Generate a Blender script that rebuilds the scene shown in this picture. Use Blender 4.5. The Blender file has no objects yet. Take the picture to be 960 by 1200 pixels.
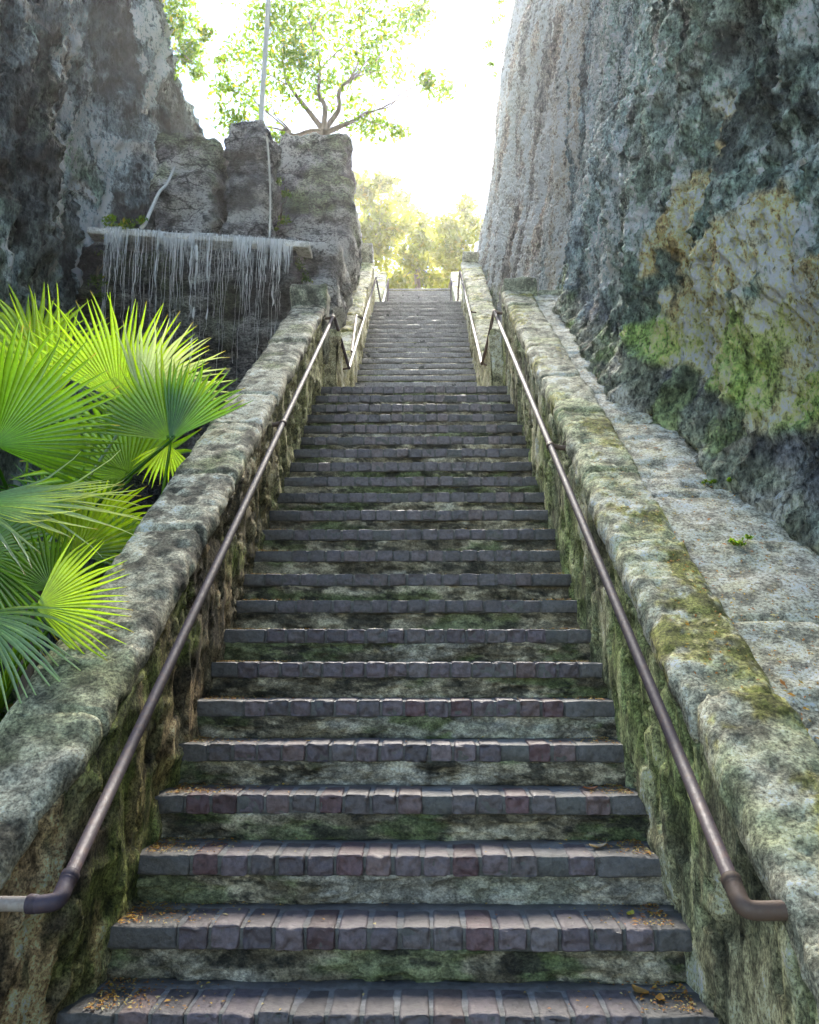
import bpy, math, random
import numpy as np
from mathutils import Vector
random.seed(7); rng = np.random.default_rng(7)
sc = bpy.context.scene; COL = sc.collection
R = math.radians

# ------------------------------------------------------------------ camera numbers
F_PX, PITCH, EYE, CAM_X, YAW = 1000., .1474, 1.1387, .0989, .0157
def at(u, v, Y):
    """point seen at photograph pixel (u, v) at the depth Y"""
    xc, yc = (u-480)/F_PX, (600-v)/F_PX
    c, s = math.cos(PITCH), math.sin(PITCH)
    y, z = c-s*yc, s+c*yc
    c, s = math.cos(YAW), math.sin(YAW)
    x, y = c*xc-s*y, s*xc+c*y
    k = Y/y
    return np.array([CAM_X+x*k, Y, EYE+z*k])

# ------------------------------------------------------------------ noise
def _h(i, j, k, seed):
    n = (i*374761393 + j*668265263 + k*2147483647 + seed*1274126177) & 0xFFFFFFFF
    n = ((n ^ (n >> 13))*1274126177) & 0xFFFFFFFF
    n = ((n ^ (n >> 16))*2246822519) & 0xFFFFFFFF
    return ((n ^ (n >> 15)) & 0xFFFF)/32767.5-1
def vn(P, seed=0):
    P = np.asarray(P, float); I = np.floor(P).astype(np.int64); f = P-I; u = f*f*f*(f*(f*6-15)+10)
    i, j, k = I[:, 0], I[:, 1], I[:, 2]; a, b, c = u[:, 0], u[:, 1], u[:, 2]
    def L(x, y, t): return x+(y-x)*t
    return L(L(L(_h(i, j, k, seed), _h(i+1, j, k, seed), a), L(_h(i, j+1, k, seed), _h(i+1, j+1, k, seed), a), b),
             L(L(_h(i, j, k+1, seed), _h(i+1, j, k+1, seed), a), L(_h(i, j+1, k+1, seed), _h(i+1, j+1, k+1, seed), a), b), c)
def fbm(P, oct=4, seed=0, gain=.5):
    P = np.asarray(P, float); r = np.zeros(len(P)); a = 1.
    for o in range(oct):
        r += a*vn(P*(2.03**o)+o*17.3, seed+o); a *= gain
    return r
def ridged(P, oct=4, seed=0):
    P = np.asarray(P, float); r = np.zeros(len(P)); a = 1.
    for o in range(oct):
        r += a*(1-2*np.abs(vn(P*(2.1**o)+o*9.1, seed+o))); a *= .5
    return r
def sst(a, b, x): t = np.clip((x-a)/(b-a), 0, 1); return t*t*(3-2*t)

# ------------------------------------------------------------------ mesh building
class MB:
    def __init__(s): s.v = []; s.q = []; s.t = []; s.c = []; s.n = 0
    def add(s, V, Q=None, T=None, col=(1, 1, 1)):
        V = np.asarray(V, float).reshape(-1, 3); s.v.append(V)
        if Q is not None and len(Q): s.q.append(np.asarray(Q, int)+s.n)
        if T is not None and len(T): s.t.append(np.asarray(T, int)+s.n)
        c = np.asarray(col, float)
        s.c.append(np.tile(c, (len(V), 1)) if c.ndim == 1 else c)
        s.n += len(V)
    def build(s, name, mat, parent=None, smooth=True):
        V = np.concatenate(s.v)
        Q = np.concatenate(s.q) if s.q else np.zeros((0, 4), int)
        T = np.concatenate(s.t) if s.t else np.zeros((0, 3), int)
        if parent is not None: V = V-np.array(world_loc(parent))
        me = bpy.data.meshes.new(name)
        me.vertices.add(len(V)); me.vertices.foreach_set('co', V.astype(np.float32).ravel())
        li = np.concatenate([Q.ravel(), T.ravel()]); me.loops.add(len(li)); me.loops.foreach_set('vertex_index', li.astype(np.int32))
        st = np.concatenate([np.arange(len(Q))*4, len(Q)*4+np.arange(len(T))*3])
        me.polygons.add(len(st)); me.polygons.foreach_set('loop_start', st.astype(np.int32))
        me.polygons.foreach_set('use_smooth', np.full(len(st), smooth))
        me.update(calc_edges=True); me.validate()
        a = me.color_attributes.new('Col', 'FLOAT_COLOR', 'POINT')
        C = np.concatenate(s.c); C = np.hstack([C, np.ones((len(C), 1))]) if C.shape[1] == 3 else C
        a.data.foreach_set('color', C.astype(np.float32).ravel())
        me.materials.append(mat)
        o = bpy.data.objects.new(name, me); COL.objects.link(o)
        if parent is not None: o.parent = parent
        return o
def world_loc(o):
    p = Vector((0, 0, 0))
    while o is not None: p += o.location; o = o.parent
    return p
def tag(o, label=None, cat=None, group=None, kind=None):
    if label: o['label'] = label
    if cat: o['category'] = cat
    if group: o['group'] = group
    if kind: o['kind'] = kind
    return o
def empty(name, loc=(0, 0, 0)):
    o = bpy.data.objects.new(name, None); o.location = loc; o.empty_display_size = .1; COL.objects.link(o); return o

def gridq(nu, nv, close_v=False):
    i = np.arange(nu-1)[:, None]; j = np.arange(nv if close_v else nv-1)[None, :]; j2 = (j+1) % nv
    return np.stack([i*nv+j, (i+1)*nv+j, (i+1)*nv+j2, i*nv+j2], -1).reshape(-1, 4)

_lat = {}
def lattice(nx, ny, nz):
    k = (nx, ny, nz)
    if k in _lat: return _lat[k]
    idx = {}; P = []; Q = []
    def vid(a):
        if a not in idx: idx[a] = len(P); P.append(a)
        return idx[a]
    N = [nx, ny, nz]
    for ax in range(3):
        u, w = (ax+1) % 3, (ax+2) % 3
        for side in (0, N[ax]):
            for i in range(N[u]):
                for j in range(N[w]):
                    c = []
                    for (di, dj) in ((0, 0), (1, 0), (1, 1), (0, 1)):
                        a = [0, 0, 0]; a[ax] = side; a[u] = i+di; a[w] = j+dj; c.append(vid(tuple(a)))
                    Q.append(c if side else c[::-1])
    _lat[k] = (np.array(P, float)/np.array(N, float), np.array(Q)); return _lat[k]
def block(mb, lo, hi, n, rad, amp=0, freq=5, seed=0, col=(1, 1, 1), warp=None, octv=3, post=None):
    """a worn block: rounded edges, displaced faces"""
    lo = np.array(lo, float); hi = np.array(hi, float); T, Q = lattice(*n)
    S = T.copy()
    for a in range(3):                                           # crowd the lattice towards the edges
        if n[a] >= 4:
            m = n[a]; k = np.rint(T[:, a]*m).astype(int); ra = np.broadcast_to(rad, (3,))[a]
            e = min(.5/m, ra*.42/max(hi[a]-lo[a], 1e-6)); pos = [0, e, max(2.3*e, 0)] if m >= 6 else [0, e]
            j = len(pos); inner = np.linspace(pos[-1], 1-pos[-1], m+1-2*(j-1)); tab = np.concatenate([pos[:-1], inner, 1-np.array(pos[:-1])[::-1]]); S[:, a] = tab[k]
    P = lo+(hi-lo)*S
    rr = np.minimum(rad, (hi-lo)*.49)
    q = np.clip(P, lo+rr, hi-rr); dlt = P-q; L = np.linalg.norm(dlt/np.maximum(rr, 1e-9), axis=1, keepdims=True)
    nd = dlt/np.maximum(rr, 1e-9)/np.maximum(L, 1e-9)
    P = q+nd*rr*np.minimum(L, 1.)
    if warp: P = warp(P)
    if amp: P = P+nd*(amp*fbm(P*freq+seed*3.7, octv, seed))[:, None]
    if post: P = post(P, nd)
    mb.add(P, Q, col=col); return P
def tube(mb, pts, rad, ns=8, col=(1, 1, 1), caps=True, close=False):
    P = np.array(pts, float); n = len(P); rad = np.broadcast_to(np.asarray(rad, float), (n,))
    t = np.gradient(P, axis=0); t /= np.linalg.norm(t, axis=1, keepdims=True)+1e-9
    u = np.cross(t[0], [0, 0, 1.]);
    if np.linalg.norm(u) < .1: u = np.cross(t[0], [0, 1., 0])
    u /= np.linalg.norm(u); V = []
    for i in range(n):
        u = u-t[i]*u.dot(t[i]); u /= np.linalg.norm(u); w = np.cross(t[i], u)
        a = np.arange(ns)*2*math.pi/ns
        V.append(P[i]+rad[i]*(np.cos(a)[:, None]*u+np.sin(a)[:, None]*w))
    V = np.concatenate(V); Q = gridq(n, ns, True)
    T = []
    if caps:
        V = np.vstack([V, P[0], P[-1]]); a = n*ns
        T = [(a, (j+1) % ns, j) for j in range(ns)]+[(a+1, (n-1)*ns+j, (n-1)*ns+(j+1) % ns) for j in range(ns)]
    if np.ndim(col) == 2: col = np.vstack([np.repeat(np.asarray(col), ns, 0)]+([col[0], col[-1]] if caps else []))
    mb.add(V, Q, T, col)
def smooth_path(pts, k=6):
    P = [np.array(p, float) for p in pts]; P = [2*P[0]-P[1]]+P+[2*P[-1]-P[-2]]; out = []
    for i in range(1, len(P)-2):
        for s in range(k):
            t = s/k; a, b, c, d = P[i-1:i+3]
            out.append(.5*((2*b)+(-a+c)*t+(2*a-5*b+4*c-d)*t*t+(-a+3*b-3*c+d)*t**3))
    out.append(P[-2]); return np.array(out)

# ------------------------------------------------------------------ materials
class NT:
    def __init__(s, name):
        s.m = bpy.data.materials.new(name); s.m.use_nodes = True; s.t = s.m.node_tree; s.t.nodes.clear()
    def n(s, typ, inp=None, **kw):
        x = s.t.nodes.new('ShaderNode'+typ)
        for k, v in kw.items(): setattr(x, k, v)
        for k, v in (inp or {}).items():
            if isinstance(v, bpy.types.NodeSocket): s.t.links.new(v, x.inputs[k])
            else: x.inputs[k].default_value = v
        return x
    def pos(s, scale=(1, 1, 1), rot=(0, 0, 0)):
        g = s.n('NewGeometry'); return s.n('Mapping', {'Vector': g.outputs['Position'], 'Scale': scale, 'Rotation': rot}).outputs[0]
    def noise(s, vec, scale, det=5, rough=.6, dist=0):
        return s.n('TexNoise', {'Vector': vec, 'Scale': scale, 'Detail': det, 'Roughness': rough, 'Distortion': dist}).outputs['Fac']
    def vor(s, vec, scale, feature='F1', rnd=1):
        return s.n('TexVoronoi', {'Vector': vec, 'Scale': scale, 'Randomness': rnd}, feature=feature).outputs['Distance']
    def ramp(s, fac, stops, interp='LINEAR'):
        r = s.n('ValToRGB', {'Fac': fac}); e = r.color_ramp.elements; r.color_ramp.interpolation = interp
        while len(e) < len(stops): e.new(.5)
        for i, (p, c) in enumerate(stops):
            e[i].position = p; e[i].color = (c, c, c, 1) if np.isscalar(c) else (*c, 1)
        return r.outputs[0]
    def mix(s, fac, a, b, mode='MIX'):
        x = s.n('Mix', {0: fac}, data_type='RGBA', blend_type=mode)
        for i, v in ((6, a), (7, b)):
            if isinstance(v, bpy.types.NodeSocket): s.t.links.new(v, x.inputs[i])
            else: x.inputs[i].default_value = (*v, 1) if len(v) == 3 else v
        return x.outputs[2]
    def math(s, op, a, b=0., c=None):
        d = {0: a, 1: b}
        if c is not None: d[2] = c
        return s.n('Math', d, operation=op).outputs[0]
    def col(s): return s.n('VertexColor', layer_name='Col').outputs
    def bump(s, h, strength=.6, dist=.02, nrm=None):
        d = {'Height': h, 'Strength': strength, 'Distance': dist}
        if nrm is not None: d['Normal'] = nrm
        return s.n('Bump', d).outputs[0]
    def out(s, shader): s.t.links.new(shader, s.n('OutputMaterial').inputs[0]); return s.m
    def pbr(s, base, rough=.8, bump=None, spec=.4, metal=0., **kw):
        d = {'Base Color': base if isinstance(base, bpy.types.NodeSocket) else (*base, 1), 'Roughness': rough, 'Specular IOR Level': spec, 'Metallic': metal}
        if bump is not None: d['Normal'] = bump
        d.update(kw); return s.n('BsdfPrincipled', d).outputs[0]

def rock(name, fine=22, pit=14, stretch=(1, 1, 1), rot=(0, 0, 0), dark=.35, pale=1.5, bstr=.9, bdist=.03, rough=.85, speck=.5, gain=1., spec=.25, crack=None):
    """worn limestone: vertex colour carries the stone's own large stains, the nodes add grain, lichen and relief, and paint shade into pits and cracks"""
    m = NT(name); p = m.pos(stretch, rot)
    base = m.col()[0]
    a = m.noise(p, fine*.3, 8, .72, .12); b = m.noise(p, fine*2.1, 6, .75, 0); v = m.vor(m.n('VectorMath', {0: p, 1: m.n('TexNoise', {'Vector': p, 'Scale': pit*.8, 'Detail': 3.}).outputs['Color']}, operation='ADD').outputs[0], pit*.6)
    c = m.mix(1., base, m.ramp(a, [(.36, dark*gain), (.45, .6*gain), (.52, 1.05*gain), (.59, 1.4*gain), (.68, pale*gain)]), 'MULTIPLY')
    c = m.mix(speck, c, m.mix(1., c, m.ramp(b, [(.36, .1), (.45, .65), (.53, 1.2), (.62, 1.9)]), 'MULTIPLY'))
    c = m.mix(1., c, m.ramp(v, [(.0, .45), (.1, .8), (.25, 1.)]), 'MULTIPLY')  # cavities darkened in colour, standing in for shade in the relief
    if crack:
        pc = m.n('VectorMath', {0: m.pos(crack[2]), 1: m.n('VectorMath', {0: m.n('TexNoise', {'Vector': p, 'Scale': crack[0]*1.4, 'Detail': 5.}).outputs['Color'], 1: (.5/crack[0]*1.3,)*3}, operation='MULTIPLY').outputs[0]}, operation='ADD').outputs[0]
        e = m.vor(pc, crack[0], 'DISTANCE_TO_EDGE'); k = m.ramp(e, [(0, .12), (crack[1], 1.)])
        c = m.mix(m.ramp(m.noise(p, crack[0]*.6, 4, .6), [(.42, 0), (.52, 1)]), c, m.mix(1., c, k, 'MULTIPLY'))  # crack lines get their shade as dark colour
    h = m.math('ADD', m.math('MULTIPLY', a, 1.3), m.math('ADD', m.math('MULTIPLY', b, .6), m.math('MULTIPLY', m.math('MINIMUM', v, .3), .9)))
    c = m.mix(1., c, (.80, .80, .78), 'DARKEN')
    return m.out(m.pbr(c, rough, m.bump(h, bstr, bdist), spec))

M = {}
M['cliff'] = rock('weathered cliff', 16, 10, (1, 1, .5), (R(24), 0, 0), .22, 1.9, 1., .09, speck=.95, gain=2.0)
M['cliff_left'] = rock('streaked cliff', 11, 8, (1, 1, .3), (R(14), 0, 0), .08, 2.6, 1., .16, speck=.95, gain=2.5)
M['pillar'] = rock('ruin rock', 13, 9, (1, 1, 1.6), (0, 0, 0), .1, 2.4, 1., .12, speck=.95, gain=2.0, crack=(2.2, .04, (.7, .7, 1.8)))
M['coping'] = rock('lichened coping', 36, 26, (1, 1, 1), (0, 0, 0), .35, 1.5, 1., .018, speck=.8, gain=1.45)
M['wall_dark'] = rock('mossy dark wall', 40, 26, (1, 1, .95), (R(15), 0, 0), .2, 2.1, 1., .03, speck=.9, gain=2.5)
M['wall_green'] = rock('green streaked wall', 40, 28, (1, 1, .8), (R(-18), 0, 0), .3, 1.8, 1., .022, speck=.85, gain=2.1)
M['riser'] = rock('stained riser stone', 60, 40, (.7, 1, 1.), (0, 0, 0), .5, 1.4, 1., .014, speck=.6, gain=1.5)
M['cement'] = rock('grey cement', 40, 60, (1, 1, 1), (0, 0, 0), .7, 1.2, .6, .01, speck=.5)
M['soil'] = rock('garden soil', 14, 20, (1, 1, 1), (0, 0, 0), .4, 1.5, 1., .03)

def brick_mat():
    m = NT('dark worn brick'); p = m.pos(); c0 = m.col()[0]
    a = m.noise(p, 45, 7, .7); b = m.noise(p, 160, 4, .6); v = m.vor(p, 28)
    c = m.mix(1., c0, m.ramp(a, [(.3, .5), (.5, 1.), (.72, 1.5)]), 'MULTIPLY')
    c = m.mix(m.ramp(m.noise(p, 7, 6, .7), [(.58, 0), (.72, .35)]), c, (.13, .125, .11))
    h = m.math('ADD', m.math('MULTIPLY', a, 1.), m.math('ADD', m.math('MULTIPLY', b, .25), m.math('MULTIPLY', v, .8)))
    return m.out(m.pbr(c, m.ramp(a, [(.3, .42), (.7, .68)]), m.bump(h, .8, .008), .5))
M['brick'] = brick_mat()

def metal_mat():
    m = NT('worn painted iron'); p = m.pos(); c0 = m.col()[0]
    a = m.noise(p, 30, 6, .7); b = m.noise(p, 120, 4, .6)
    c = m.mix(m.ramp(a, [(.5, 0), (.62, .6)]), c0, m.mix(.5, c0, (.16, .09, .06)))
    return m.out(m.pbr(c, m.ramp(b, [(.3, .5), (.7, .75)]), m.bump(b, .3, .003), .35, .15))
M['metal'] = metal_mat()

def leaf_mat(name, trans=.45, rough=.35, spec=.5, veins=True):
    m = NT(name); p = m.pos(); c0 = m.col()[0]
    a = m.noise(p, 3., 5, .6); b = m.noise(p, 60, 3, .6)
    c = m.mix(1., c0, m.ramp(a, [(.3, .7), (.7, 1.3)]), 'MULTIPLY')
    c = m.mix(1., c, m.ramp(b, [(.3, .85), (.7, 1.15)]), 'MULTIPLY')
    tcol = m.mix(1., c, (1.75, 1.6, .5), 'MULTIPLY')
    d = m.pbr(c, rough, None, spec)
    t = m.n('BsdfTranslucent', {'Color': tcol}).outputs[0]
    return m.out(m.n('MixShader', {0: trans, 1: d, 2: t}).outputs[0])
M['palm'] = leaf_mat('palm leaf', .5, .24, .9)
M['leaf'] = leaf_mat('tree leaf', .56, .45, .4)
M['litter'] = leaf_mat('fallen leaf', .15, .6, .3)
def bark_mat():
    m = NT('bark'); p = m.pos((1, 1, .3)); c0 = m.col()[0]; a = m.noise(p, 14, 6, .7)
    return m.out(m.pbr(m.mix(1., c0, m.ramp(a, [(.3, .5), (.7, 1.4)]), 'MULTIPLY'), .85, m.bump(a, .8, .02)))
M['bark'] = bark_mat()
def water_mat():
    m = NT('falling water'); a = m.noise(m.pos((1, .2, .035)), 42, 5, .75); k = m.noise(m.pos((1, .3, .3)), 14, 5, .7); c0 = m.col()[0]
    d = m.pbr((.93, .95, .96), .3, m.bump(a, .6, .02), .6)
    t = m.n('MixShader', {0: .4, 1: d, 2: m.n('BsdfTranslucent', {'Color': (.93, .95, .96, 1)}).outputs[0]}).outputs[0]
    v = m.math('ADD', m.math('ADD', m.math('MULTIPLY', a, 1.5), m.math('MULTIPLY', k, .4)), m.math('MULTIPLY', m.n('SeparateColor', {0: c0}).outputs[0], .75))
    return m.out(m.n('MixShader', {0: m.n('MapRange', {0: v, 1: 1.36, 2: 1.66, 3: 0., 4: .95}).outputs[0], 1: m.n('BsdfTransparent').outputs[0], 2: t}).outputs[0])
M['water'] = water_mat()
def pool_mat():
    m = NT('pool water'); a = m.noise(m.pos(), 9, 4, .6)
    return m.out(m.pbr((.03, .05, .045), .08, m.bump(a, .3, .02), .5))
M['pool'] = pool_mat()
def paint_mat():
    m = NT('pale pipe'); a = m.noise(m.pos(), 20, 5, .6)
    return m.out(m.pbr(m.mix(a, (.5, .5, .47), (.75, .75, .72)), .5, m.bump(a, .2, .005)))
M['pipe'] = paint_mat()

# ------------------------------------------------------------------ stair numbers
R1, D1, Y1, W1 = .17, .2629, 2.8046, 1.9723
R2, D2, Y2, W2, Z2 = .172, .245, 10.58, 1.80, 3.74
R3, D3, Y3, Z3 = .173, .245, 18.33, 3.74+23*.172
GROUND = -3*R1
def nose1(Y): return (Y-Y1)/D1*R1
def nose2(Y): return Z2+R2+(Y-Y2)/D2*R2
def nose3(Y): return Z3+R3+(Y-Y3)/D3*R3
TOPZ = Z3+R3*17

def c3(*a): return np.array(a, float)
def lerpc(a, b, t): return np.asarray(a)[None, :]*(1-t[:, None])+np.asarray(b)[None, :]*t[:, None] if np.ndim(a) == 1 else a*(1-t[:, None])+np.asarray(b)[None, :]*t[:, None]

# ------------------------------------------------------------------ stairs
def skin_(P, seed):
    return fbm(P*[3.2, 1, 8]+seed*1.7, 5, seed+70, .6)+.25*np.sin((P[:, 2]+seed)*30)
def riser_colour(P, seed):
    n = fbm(P*[6, 6, 14], 5, seed, .65); g = fbm(P*[2.2, 2, 6]+9, 5, seed+50, .6); k = fbm(P*[7, 3, 22]+4, 5, seed+90, .65); w = fbm(P*[1.3, 1, 4]+5, 3, seed+20)
    c = lerpc(c3(.13, .115, .085), c3(.28, .255, .20), sst(-.5, .6, n))
    sk = sst(-.03, .03, skin_(P, seed)); c = c*(.62+.55*sk)[:, None]
    c = lerpc(c, c3(.075, .105, .045), sst(-.05, .45, g)*.75)
    c = lerpc(c, c3(.03, .03, .026), sst(.25, .55, k)*.85)
    c = c*np.array([1.06, 1.02, .88]); return lerpc(c, c3(.34, .32, .26), sst(.45, .8, w+.3*n)*.6)
BRICKS = [1.75*b_*np.array([1.06, 1., .90]) for b_ in (c3(.066, .055, .066), c3(.057, .049, .058), c3(.078, .065, .075), c3(.048, .043, .049), c3(.079, .059, .062), c3(.064, .058, .063))]
def make_step(flight, Y, z, rise, d, W, detail, seed, tint=1.):
    rg = np.random.default_rng(seed)
    hw = W/2+.05; th = .074
    b = MB()
    n = {2: (230, 4, 22), 1: (110, 3, 12), 0: (24, 2, 4)}[detail]
    def post(P, nd):
        fr = sst(.3, .9, -nd[:, 1])
        q = P*[2.2, 1, 6]+seed
        lump = .026*fbm(q*[1.2, 1, 1.3], 4, seed)+.020*ridged(P*[5, 1, 13]+seed, 4, seed+5)
        lump = lump*.7+.013*(sst(-.03, .03, skin_(P, seed))-.5)-.016*sst(.52, .6, fbm(P*[9, 1, 16]+seed, 3, seed+8))
        P = P.copy(); P[:, 1] -= fr*(np.clip(lump, -.04, .022)); P[:, 2] += fr*.006*vn(P*[8, 8, 8], seed); return P
    lo, hi = (-hw, Y+.022, z-rise-.012), (hw, Y+d+.08, z-th+.004)
    v0 = len(b.v); block(b, lo, hi, n, .012, .003, 20, seed, post=post)
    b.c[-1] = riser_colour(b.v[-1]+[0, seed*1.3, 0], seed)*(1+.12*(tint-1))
    step = b.build('step', M['riser'], flight)
    t = MB()
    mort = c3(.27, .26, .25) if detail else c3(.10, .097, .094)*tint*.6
    # bedding mortar, a few mm lower than the bricks
    block(t, (-hw, Y+.012, z-th-.004), (hw, Y+d+.03, z-.005), ({2: 60, 1: 30, 0: 12}[detail], 5, 4), .008, .003, 14, seed+3, col=mort)
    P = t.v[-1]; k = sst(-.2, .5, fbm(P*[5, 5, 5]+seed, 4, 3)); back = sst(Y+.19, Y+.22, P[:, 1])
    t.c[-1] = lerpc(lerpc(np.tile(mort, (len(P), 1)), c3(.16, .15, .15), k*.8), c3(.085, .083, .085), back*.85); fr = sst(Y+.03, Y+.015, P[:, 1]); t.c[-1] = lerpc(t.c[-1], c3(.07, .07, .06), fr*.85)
    nb = 18; pitch = (W-.024)/nb; x = -W/2+.012+pitch*.4*(rg.random()-.5); blen = min(.205, d-.035)
    skipl = rg.integers(1, 3); skipr = rg.integers(0, 2)+1
    for i in range(nb):
        x0 = x+i*pitch; jit = rg.normal(0, 1, 6)
        if not detail: continue
        if i < skipl or i >= nb-skipr: continue
        if detail and rg.random() < .035: continue
        g = .0045+.0015*abs(jit[5]) if detail else .0012
        lo = (x0+g+.001*jit[0], Y-.002+.004*jit[1], z-th+.002*jit[2]); hi = (x0+pitch-g+.001*jit[0], Y+blen+.004*jit[3], z+.0015*jit[4])
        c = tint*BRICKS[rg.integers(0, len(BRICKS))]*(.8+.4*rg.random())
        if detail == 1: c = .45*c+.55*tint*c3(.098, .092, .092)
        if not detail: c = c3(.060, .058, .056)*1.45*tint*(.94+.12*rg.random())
        elif detail == 2 and rg.random() < .07: c = c3(.11, .065, .068)*(.7+.5*rg.random())
        def chip(P, nd, s=seed*31+i):
            e = sst(.35, .95, -nd[:, 1]); P = P.copy()
            P[:, 1] += e*(.010*fbm(P*34+s, 3, s)+.012*np.abs(vn(P*19+s, s+2))+.007*ridged(P*30+s, 2, s+3)-.004)
            P[:, 2] -= e*sst(.2, .8, nd[:, 2])*.012*np.abs(vn(P*22+s, s+4)); return P
        block(t, lo, hi, {2: (10, 8, 9), 1: (4, 4, 4), 0: (3, 2, 3)}[detail], .012 if detail else .006, .0022, 30, seed*31+i, col=c, post=chip if detail else None, octv=2)
    if not detail:                                               # far steps: one worn course, its bricks only a change of tone
        def wear(P, nd, s=seed):
            e = sst(.35, .95, -nd[:, 1]); P = P.copy(); P[:, 1] += e*(.012*fbm(P*[9, 9, 9]+s, 3, s)); P[:, 2] -= e*.008*np.abs(vn(P*[8, 8, 8]+s, s+2)); return P
        block(t, (-hw, Y, z-th), (hw, Y+blen, z), (72, 4, 4), .010, .002, 20, seed, post=wear)
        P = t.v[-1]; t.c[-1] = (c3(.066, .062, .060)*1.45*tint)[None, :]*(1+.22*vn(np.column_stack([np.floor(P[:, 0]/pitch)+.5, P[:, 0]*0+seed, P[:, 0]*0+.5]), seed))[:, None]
    # cement-patched ends
    for (xa, xb) in () if not detail else ((-hw, x-.004+skipl*pitch), (x+(nb-skipr)*pitch+.004, hw)):
        def chip2(P, nd, s=seed*77):
            e = sst(.35, .95, -nd[:, 1]); P = P.copy(); P[:, 1] += e*(.012*fbm(P*20+s, 3, s)); return P
        block(t, (xa, Y+.001, z-th-.002), (xb, Y+blen, z-.0015), {2: (10, 7, 6), 1: (5, 4, 4), 0: (3, 2, 3)}[detail], .012, .003, 16, seed*77, col=c3(.10, .095, .09)*(.8+.5*rg.random()), post=chip2)
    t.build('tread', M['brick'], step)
    return step

def slab(name, lo, hi, mat, parent, col, n=(20, 20, 2), amp=.006):
    b = MB(); block(b, lo, hi, n, .01, amp, 6, 3, col=col); return b.build(name, mat, parent)

fl1 = empty('stair_flight', (0, Y1, GROUND)); tag(fl1, 'lowest flight of dark brick-edged stone steps, nearest the viewer', 'staircase', 'stone stair flights climbing the gorge')
for n in range(-2, 23):
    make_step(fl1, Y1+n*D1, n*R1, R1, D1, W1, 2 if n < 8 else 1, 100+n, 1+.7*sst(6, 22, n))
slab('landing', (-W1/2-.05, Y1+23*D1-.03, 22*R1-.3), (W1/2+.05, Y2+.05, 22*R1-.004), M['cement'], fl1, c3(.17, .16, .155))
fl2 = empty('stair_flight', (0, Y2, Z2)); tag(fl2, 'narrower middle flight of dark steps rising beyond the stone end posts', 'staircase', 'stone stair flights climbing the gorge')
for n in range(23):
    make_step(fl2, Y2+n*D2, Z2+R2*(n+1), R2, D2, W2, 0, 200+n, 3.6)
slab('landing', (-W2/2-.05, Y2+23*D2-.03, Z3-.3), (W2/2+.05, Y3+.05, Z3-.004), M['cement'], fl2, c3(.17, .16, .155))
fl3 = empty('stair_flight', (0, Y3, Z3)); tag(fl3, 'topmost short run of steps below the bright trees', 'staircase', 'stone stair flights climbing the gorge')
for n in range(17):
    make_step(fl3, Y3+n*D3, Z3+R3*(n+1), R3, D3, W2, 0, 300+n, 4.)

# ------------------------------------------------------------------ parapet walls
def col_wall_left(P):
    a = fbm(P*[1, 2.2, 2.2], 5, 11); b = fbm(P*[1, 5, 5]+3, 4, 12); g = fbm(P*[1, 1.6, 2.4]+7, 4, 13); w = fbm(P*[1, 6, 1.5]+2, 4, 15)
    c = lerpc(c3(.10, .085, .062), c3(.21, .175, .13), sst(-.1, .6, a))
    c = lerpc(c, c3(.035, .03, .024), sst(.0, .5, b)*.9)
    c = lerpc(c, c3(.10, .125, .035), sst(.12, .6, g)*.8)
    near = sst(3.4, 2.2, P[:, 1])
    c = lerpc(c, c3(.45, .32, .20), sst(.32, .55, w)*.8*(.35+.65*near))
    far = sst(4.6, 7.2, P[:, 1])
    c = lerpc(c, c3(.19, .20, .11), far*.75)
    return c
def col_wall_right(P):
    a = fbm(P*[1, 3.2, 1.1], 5, 21); b = fbm(P*[1, 6, 2]+3, 4, 22); g = fbm(P*[1, 2, 1.2]+7, 4, 23)
    c = lerpc(c3(.17, .185, .115), c3(.36, .345, .235), sst(-.3, .6, a))
    c = lerpc(c, c3(.06, .06, .04), sst(.1, .6, b)*.85)
    c = lerpc(c, c3(.14, .18, .06), sst(-.1, .5, g)*.6)
    hh = P[:, 2]-nose1(P[:, 1])
    c = lerpc(c, c3(.15, .17, .13), sst(.55, .85, hh)*.4)
    return c
def col_wall_far(P):
    a = fbm(P*[1, 4, .8], 5, 31); b = fbm(P*[1, 7, 2]+3, 4, 32)
    c = lerpc(c3(.25, .25, .16), c3(.42, .40, .29), sst(-.3, .6, a)); c = lerpc(c, c3(.09, .09, .06), sst(.15, .6, b)*.7); return c
def col_cop_left(P):
    a = fbm(P*3, 5, 41); b = fbm(P*9+3, 4, 42); g = fbm(P*2+8, 4, 43)
    c = lerpc(c3(.27, .265, .235), c3(.47, .455, .41), sst(-.3, .5, a)); c = lerpc(c, c3(.05, .05, .045), sst(.05, .5, b)*.85)
    c = lerpc(c, c3(.17, .19, .11), sst(.1, .6, g)*.7); return c
def col_cop_right(P):
    a = fbm(P*3, 5, 51); b = fbm(P*9+3, 4, 52); g = fbm(P*2.4+8, 5, 53); y = fbm(P*4+1, 5, 54)-.16+.45*fbm(P*26, 4, 57)
    c = lerpc(c3(.33, .33, .285), c3(.53, .515, .44), sst(-.3, .5, a)); c = lerpc(c, c3(.12, .125, .10), sst(.2, .65, b)*.8)
    c = lerpc(c, c3(.27, .30, .17), sst(-.1, .5, g)*.65)
    c = lerpc(c, c3(.34, .31, .10), sst(.15, .45, y)*.75); c = lerpc(c, c3(.12, .13, .035), sst(.42, .6, y)*.85)
    return c
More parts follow.
